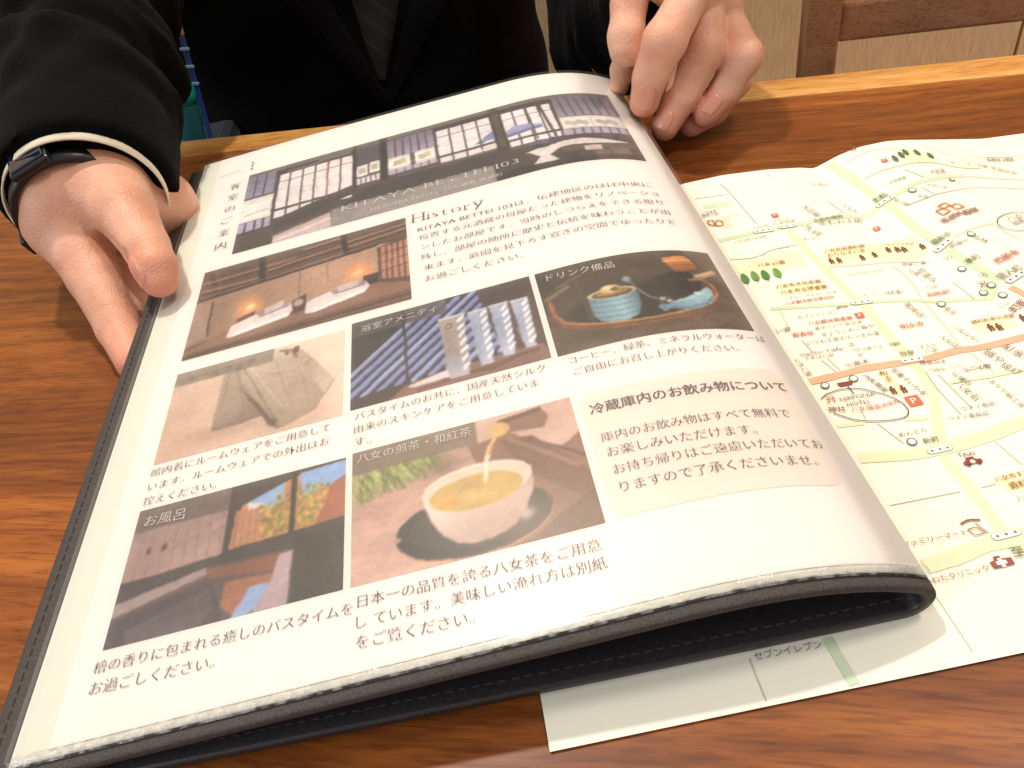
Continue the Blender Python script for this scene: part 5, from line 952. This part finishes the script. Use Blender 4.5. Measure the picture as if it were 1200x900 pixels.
# right of the picture: hand over the page corner, fingers pointing down
chain_into(B, [RC, at(806, -34, .070), at(822, -14, .062)], [0.022, 0.017, 0.011], 0.008); chain_into(B, [at(806, -34, .068), at(846, 2, .052)], [0.013, 0.010], 0.006)
base = B.D.copy()
RI = [at(811, -10, .066), at(779, 48, .054), at(762, 90, .0385), at(755, 120, .0272)]
RM = [at(827, -4, .056), at(825, 58, .0415), at(800, 110, .0250), at(779, 149, .0135)]
RR = [at(842, 4, .047), at(871, 66, .0355), at(849, 107, .0215), at(827, 133, .0145)]
RP = [at(848, 20, .038), at(862, 94, .0205), at(836, 130, .0105), at(810, 147, .0072)]
chain_into(B, RI, [0.0088, 0.0096, 0.0078, 0.0070], 0.0025, 0.003, base=base)
chain_into(B, RM, [0.0088, 0.0096, 0.0082, 0.0066], 0.0025, 0.003, base=base)
chain_into(B, RR, [0.0084, 0.0088, 0.0074, 0.0066], 0.0025, 0.003, base=base)
chain_into(B, RP, [0.0095, 0.0076, 0.0066, 0.0058], 0.004, 0.003, base=base)
RT = [at(790, -62, .074), at(750, -42, .072), at(737, 4, .064), at(734, 44, .053), at(733, 60, .0485)]
chain_into(B, RT, [0.014, 0.0100, 0.0082, 0.0084, 0.0074], 0.003, 0.003, base=base)
chain_into(B, [RT[4], at(730, 82, .034), at(725, 103, .0225)], [0.0056, 0.0056, 0.0048], 0.003, base=base)   # thumb tip bent behind the page corner
for a, b, dep in ((RI[1], RI[2], .0006), (RM[1], RM[2], .0006), (RR[1], RR[2], .0006)):
    t = b - a; t /= np.linalg.norm(t); sd = np.cross(t, CF); sd /= np.linalg.norm(sd)
    for q in (-.002, .0006, .003):
        c = b + t * q - CF * .0085; groove(B, c - sd * .004, c + sd * .004, dep * 1.4, .0011)
V, Fq = surface(B); V = relax(V, Fq, 3, .5); V, Fq = biggest(V, Fq)
body = mesh('body', V, Fq, M_skin, person)
fl_ = np.zeros(len(V))
for tip, r in ((LT[-1], .020), (LI[-1], .02), (RI[-1], .016), (RM[-1], .018), (RR[-1], .016), (RP[-1], .016)):
    fl_ = np.maximum(fl_, np.clip(1.15 - np.linalg.norm(V - tip, axis=1) / r, 0, 1) * 0.6)
for kn in (RI[1], RM[1], RR[1], LI[1], LT[2]): fl_ = np.maximum(fl_, np.clip(1 - np.linalg.norm(V - kn, axis=1) / .016, 0, 1) * 0.45)
a_ = body.data.attributes.new('flush', 'FLOAT', 'POINT'); a_.data.foreach_set('value', fl_.astype('f4'))

def nail(p0, p1, r, n, hl, hw, lift=0.0004):
    """a fingernail lying on the finger whose last bone runs p0 -> p1; n: side it faces"""
    t = p1 - p0; t = t / np.linalg.norm(t); n = n - (n @ t) * t; n /= np.linalg.norm(n); s = np.cross(t, n)
    nu, nv = 15, 13; G = np.zeros((nu, nv, 3))
    for i, y in enumerate(np.linspace(-1, 1, nu)):
        w = hw * max(0.12, 1 - abs(y) ** 4.5) ** 0.5 * (1 - 0.10 * max(0, -y))
        for j, x in enumerate(np.linspace(-1, 1, nv)):
            ph = x * w / r; rr_ = r + lift - 0.0012 * abs(x) ** 6 - (0.0010 * max(0, -y - .7) / .3) + 0.0004 * max(0, y)
            G[i, j] = p1 + t * (y * hl) + rr_ * (math.cos(ph) * n + math.sin(ph) * s)
    for i in range(nu):
        for j in range(nv):
            h_, nn_, _, _ = skin_bvh.find_nearest(Vector(G[i, j])); ed = max(abs(np.linspace(-1, 1, nv)[j]), abs(np.linspace(-1, 1, nu)[i]))
            G[i, j] = np.array(h_ + nn_ * (0.00045 if ed < .95 else -0.0002))
    return grid_mesh('fingernail', G, M_nail, body, flip=True)
from mathutils.bvhtree import BVHTree
skin_bvh = BVHTree.FromPolygons([tuple(v) for v in V], [tuple(map(int, f)) for f in Fq])
toc = -CF
nail(RI[2], RI[2] + (RI[3] - RI[2]) * .70, .0073, toc + CU * .25, .0066, .0050)
nail(RM[2], RM[3] + (RM[3] - RM[2]) * -.02, .0071, toc + CU * .2 - CR * .25, .0056, .0046)
nail(RR[2], RR[2] + (RR[3] - RR[2]) * .80, .0069, toc + CU * .2 + CR * .12, .0054, .0040)
nail(LT[2], LT[3] + (LT[4] - LT[3]) * .45, .0100, toc * .62 - CR * .85, .0074, .0062)

# ---- jacket
jx = axis((-0.42, -0.03, 0.0036), (-0.03, 0.04, 0.006), (0.04, 0.34, 0.0042)); jy = axis((0.27, 0.66, 0.0036), (0.66, 0.95, 0.009)); jz = axis((-0.31, -0.03, 0.009), (-0.03, 0.20, 0.0036), (0.20, 0.42, 0.007))
J = Field(jx, jy, jz)
def sleeve(C, A, E, S_, r0, r1, r2, amp, cut, seed):
    m = 0.12; k = J.sl(np.min([C, E], 0) - m, np.max([C, E], 0) + m); P = J.pts(k)
    d = cone_d(P, C - A * 0.03, E, r0, r1); q = P - C; s = q @ A; perp = q - s[..., None] * A
    up = CU - (CU @ A) * A; up /= np.linalg.norm(up); sd = np.cross(A, up); th = np.arctan2(perp @ sd, perp @ up)
    w = np.clip((s - 0.022) / 0.06, 0, 1) * 1.25
    d = d - amp * w * (np.sin(s * 104 + 1.7 * np.sin(th * 1.0 + seed) + seed) * (0.6 + 0.4 * np.cos(th * 2 + seed + s * 30)) + 0.6 * np.sin(s * 171 + 2.6 * np.sin(th * 1.5 + seed * 2) + th) + 0.35 * np.sin(s * 290 + 4 * np.cos(th * 2 + s * 40)))
    d = np.maximum(d, -(s + cut * 0))                                         # the cuff opening
    J.D[k] = smin(J.D[k], d, 0.012)
    chain_into(J, [E, S_], [r1 * 1.06, r2], 0.02)
sleeve(LC, LA, LE, LS, 0.0365, 0.047, 0.066, 0.0042, 0, 0.4)
sleeve(RC, RA, RE, RS, 0.0270, 0.036, 0.060, 0.0030, 0, 2.0)
k = J.sl((-0.30, .55, -.31), (.25, .95, .42)); P = J.pts(k); c = np.array([-0.073, 0.765, 0.0])
q = (P - c) / np.array([0.178, 0.178, 1.0]); d = (np.sqrt(q[..., 0] ** 2 + q[..., 1] ** 2) - 1) * 0.152
d = d + 0.05 * np.clip((P[..., 2] - 0.24) / 0.16, 0, 1) ** 2 - 0.0022 * np.sin(P[..., 0] * 60 + P[..., 2] * 35) - 0.0018 * np.sin(P[..., 2] * 90 - P[..., 0] * 40)
J.D[k] = smin(J.D[k], np.maximum(d, P[..., 2] - 0.40), 0.02)
V, Fq = surface(J); V = relax(V, Fq, 2, .5); V, Fq = biggest(V, Fq)
jacket = mesh('jacket', V, Fq, M_jacket, person)
from mathutils.bvhtree import BVHTree
bvh = BVHTree.FromPolygons([tuple(v) for v in V], [tuple(map(int, f)) for f in Fq])
def on_jacket(px, py, lift):
    d = Vector(ray(px, py)).normalized(); h, n, i, ds = bvh.ray_cast(Vector(CO), d)
    if h is None: h = Vector(aty(px, py, 0.6)); n = Vector((0, -1, 0))
    return np.array(h + n * lift)
def strip(name, left, right, lift, m, parent, n=26, mcol=7):
    Lp, Rp = resample(left, 1e9), resample(right, 1e9); P = np.zeros((n, mcol, 3))
    for i, t in enumerate(np.linspace(0, 1, n)):
        a = np.array(left[0]) * (1 - t) + np.array(left[1]) * t; b = np.array(right[0]) * (1 - t) + np.array(right[1]) * t
        for j, s in enumerate(np.linspace(0, 1, mcol)):
            e = 0.0 if j in (0, mcol - 1) else 1.0; q = a * (1 - s) + b * s; P[i, j] = on_jacket(q[0], q[1], lift * e)
    for _ in range(2): P[1:-1] = (P[:-2] + 2 * P[1:-1] + P[2:]) / 4
    return grid_mesh(name, P, m, parent)
strip('lapel', ((318, -14), (447, 124)), ((376, -14), (455, 112)), 0.0045, M_lapel, person)
strip('lapel', ((486, -14), (450, 112)), ((530, -14), (458, 124)), 0.0045, M_lapel, person)
M_tie = mat('striped_tie', (14, 13, 14), 0.8); n, l, b_n = nodes(M_tie)
tc = n.new('ShaderNodeTexCoord'); wv = n.new('ShaderNodeTexWave'); wv.inputs['Scale'].default_value = 26; wv.inputs['Distortion'].default_value = 0.3; mpn = n.new('ShaderNodeMapping'); mpn.inputs['Rotation'].default_value = (0, 0.7, 0)
l.new(tc.outputs['Object'], mpn.inputs[0]); l.new(mpn.outputs[0], wv.inputs[0]); rp = n.new('ShaderNodeValToRGB'); rp.color_ramp.elements[0].position = .86; rp.color_ramp.elements[0].color = (*lin((17, 15, 17)), 1); rp.color_ramp.elements[1].position = .95; rp.color_ramp.elements[1].color = (*lin((34, 31, 30)), 1)
l.new(wv.outputs[0], rp.inputs[0]); l.new(rp.outputs[0], b_n.inputs['Base Color'])
strip('necktie', ((408, -14), (440, 92)), ((470, -14), (452, 92)), 0.003, M_tie, person)

def tube_ring(name, C, A, r, w, th, m, parent, e1=1.0, e2=1.0, n=64, roll=None):
    up = CU - (CU @ A) * A; up /= np.linalg.norm(up); sd = np.cross(A, up); V, F = [], []
    prof_ = [(-w / 2, th / 2), (-w / 2, -th / 2), (w / 2, -th / 2), (w / 2, th / 2)]
    for i in range(n):
        t = 2 * np.pi * i / n
        for s, q in prof_: V.append(C + A * s + (r * e1 + q) * math.cos(t) * up + (r * e2 + q) * math.sin(t) * sd)
    for i in range(n):
        for j in range(4): F.append((i * 4 + j, i * 4 + (j + 1) % 4, ((i + 1) % n) * 4 + (j + 1) % 4, ((i + 1) % n) * 4 + j))
    return mesh(name, V, F, m, parent), up, sd
tube_ring('shirt_cuff', LC + LA * 0.004, LA, 0.0322, 0.016, 0.0009, M_cuff, person)
tube_ring('shirt_cuff', RC + RA * 0.005, RA, 0.0245, 0.014, 0.0016, M_cuff, person)

# ---- wristwatch on the wrist at the left
watch = thing('wristwatch', 'black wristwatch with a dark strap on the wrist by the cream shirt cuff', 'watch', LC)
M_strap = mat('black_strap', (22, 21, 24), 0.35); mottle(M_strap, 300, 0.3, bump=0.2); M_steel = mat('dark_steel', (70, 72, 80), 0.25, Metallic=0.9); M_glass = mat('watch_glass', (20, 26, 44), 0.06, Coat_Weight=1.0)
WA = LA * 0.9 + CR * -0.15; WA /= np.linalg.norm(WA); WC = at(93, 237, .0465)
o_, up, sd = tube_ring('strap', WC, WA, 0.0250, 0.013, 0.0024, M_strap, watch)
def on_ring(t, r): return WC + r * (math.cos(t) * up + math.sin(t) * sd)
def frame_box(name, t, r, a, b, c, m, bev=0.001, parent=watch):
    o = on_ring(t, r); nrm = math.cos(t) * up + math.sin(t) * sd; tg = np.cross(WA, nrm)
    return bevel_box(name, -a, a, -b, b, -c, c, m, parent, T=lambda p: tuple(o + WA * p[0] + tg * p[1] + nrm * p[2]), r=bev)
def ang_(v): return math.atan2(float(v @ sd), float(v @ up))
t_case, t_buck = ang_(-CR * .55 + CU * .85), ang_(-CR * .85 - CU * .55)
frame_box('case', t_case, 0.0268, 0.0080, 0.0090, 0.0018, M_steel); frame_box('dial', t_case, 0.0289, 0.0066, 0.0076, 0.0006, M_glass, 0.0005)
frame_box('buckle', t_buck, 0.0276, 0.0092, 0.004, 0.0010, M_steel, 0.0006)

# ------------------------------------------------------------------ bench, bag and bottle beside the person
bench = thing('bench', 'dark bench the person in the black jacket sits on', 'bench', (-0.05, 0.72, FLOOR))
M_bench = mat('bench_cloth', (58, 44, 38), 0.9); mottle(M_bench, 200, 0.2)
bevel_box('seat', -0.75, 0.22, 0.54, 1.0, -0.36, -0.311, M_bench, bench, r=0.01)
bevel_box('base', -0.70, 0.18, 0.60, 0.98, FLOOR, -0.361, M_chair, bench)
M_bag = cloth('navy_bag_cloth', (22, 26, 44), bump=0.3); M_blue = mat('blue_zip_tape', (52, 84, 160), 0.5); M_yel = mat('yellow_tag', (196, 150, 60), 0.6); M_tick = mat('zip_teeth', (170, 206, 236), 0.35)
zb, zt = aty(247, 162, 0.565), aty(203, 8, 0.565)
bag = thing('shoulder_bag', 'navy bag with a blue zip and yellow pull standing beside the person', 'bag', (zb[0], 0.57, -0.31))
bevel_box('body', zb[0] - 0.05, zb[0] + 0.01, 0.556, 0.62, -0.3105, zb[2] - 0.006, M_bag, bag, r=0.008)
def strip3(name, a, b, w, th, m, parent):
    a, b = np.array(a), np.array(b); t = b - a; L = np.linalg.norm(t); t /= L; nrm = np.array([0, -1.0, 0]); s = np.cross(t, nrm); s /= np.linalg.norm(s)
    return bevel_box(name, -w / 2, w / 2, 0, L, -th / 2, th / 2, m, parent, T=lambda p: tuple(a + s * p[0] + t * p[1] + nrm * p[2]), r=min(w, th) * .3)
P_ = lambda t: zb + (zt - zb) * t
zp = strip3('zip', P_(-.25), P_(0.80), 0.0036, 0.003, M_blue, bag); strip3('pull_tag', P_(0.80), P_(1.0), 0.0042, 0.003, M_yel, bag)
for t in (.44, .57, .70): strip3('zip_stop', P_(t) + [0.0, -0.0022, 0], P_(t + .022) + [0, -0.0022, 0], 0.0062, 0.0016, M_tick, zp)
bottle = thing('bottle', 'small teal spray bottle with a red top beside the navy bag', 'bottle', aty(222, 170, 0.552))
ax0, ax1 = aty(227, 165, 0.548), aty(206, 84, 0.548); T_ = ax1 - ax0; LB = np.linalg.norm(T_); T_ /= LB
def lathe(name, prof_, m, parent, n=28):
    u_ = np.cross(T_, [0, 1.0, 0]); u_ /= np.linalg.norm(u_); w_ = np.cross(T_, u_); V, F = [], []
    for (z, r) in prof_:
        for i in range(n): V.append(ax0 + T_ * z * LB + r * (math.cos(2 * np.pi * i / n) * u_ + math.sin(2 * np.pi * i / n) * w_))
    for k in range(len(prof_) - 1):
        for i in range(n): F.append((k * n + i, k * n + (i + 1) % n, (k + 1) * n + (i + 1) % n, (k + 1) * n + i))
    F += [tuple(range(n))[::-1], tuple(range((len(prof_) - 1) * n, len(prof_) * n))]
    return mesh(name, V, F, m, parent)
M_teal = mat('teal_plastic', (20, 168, 160), 0.35); M_label = mat('dark_teal_label', (26, 96, 104), 0.4); M_red = mat('red_cap', (150, 60, 66), 0.4)
lathe('body', [(-3.2, .0088), (-.1, .0090), (.55, .0090), (.58, .0086)], M_label, bottle)
lathe('shoulder', [(.581, .0092), (.70, .0094), (.80, .0088), (.86, .0070)], M_teal, bottle); lathe('cap', [(.861, .0046), (.93, .0046), (.97, .003)], M_red, bottle)

for o in (_to, _fo): bpy.data.objects.remove(o)
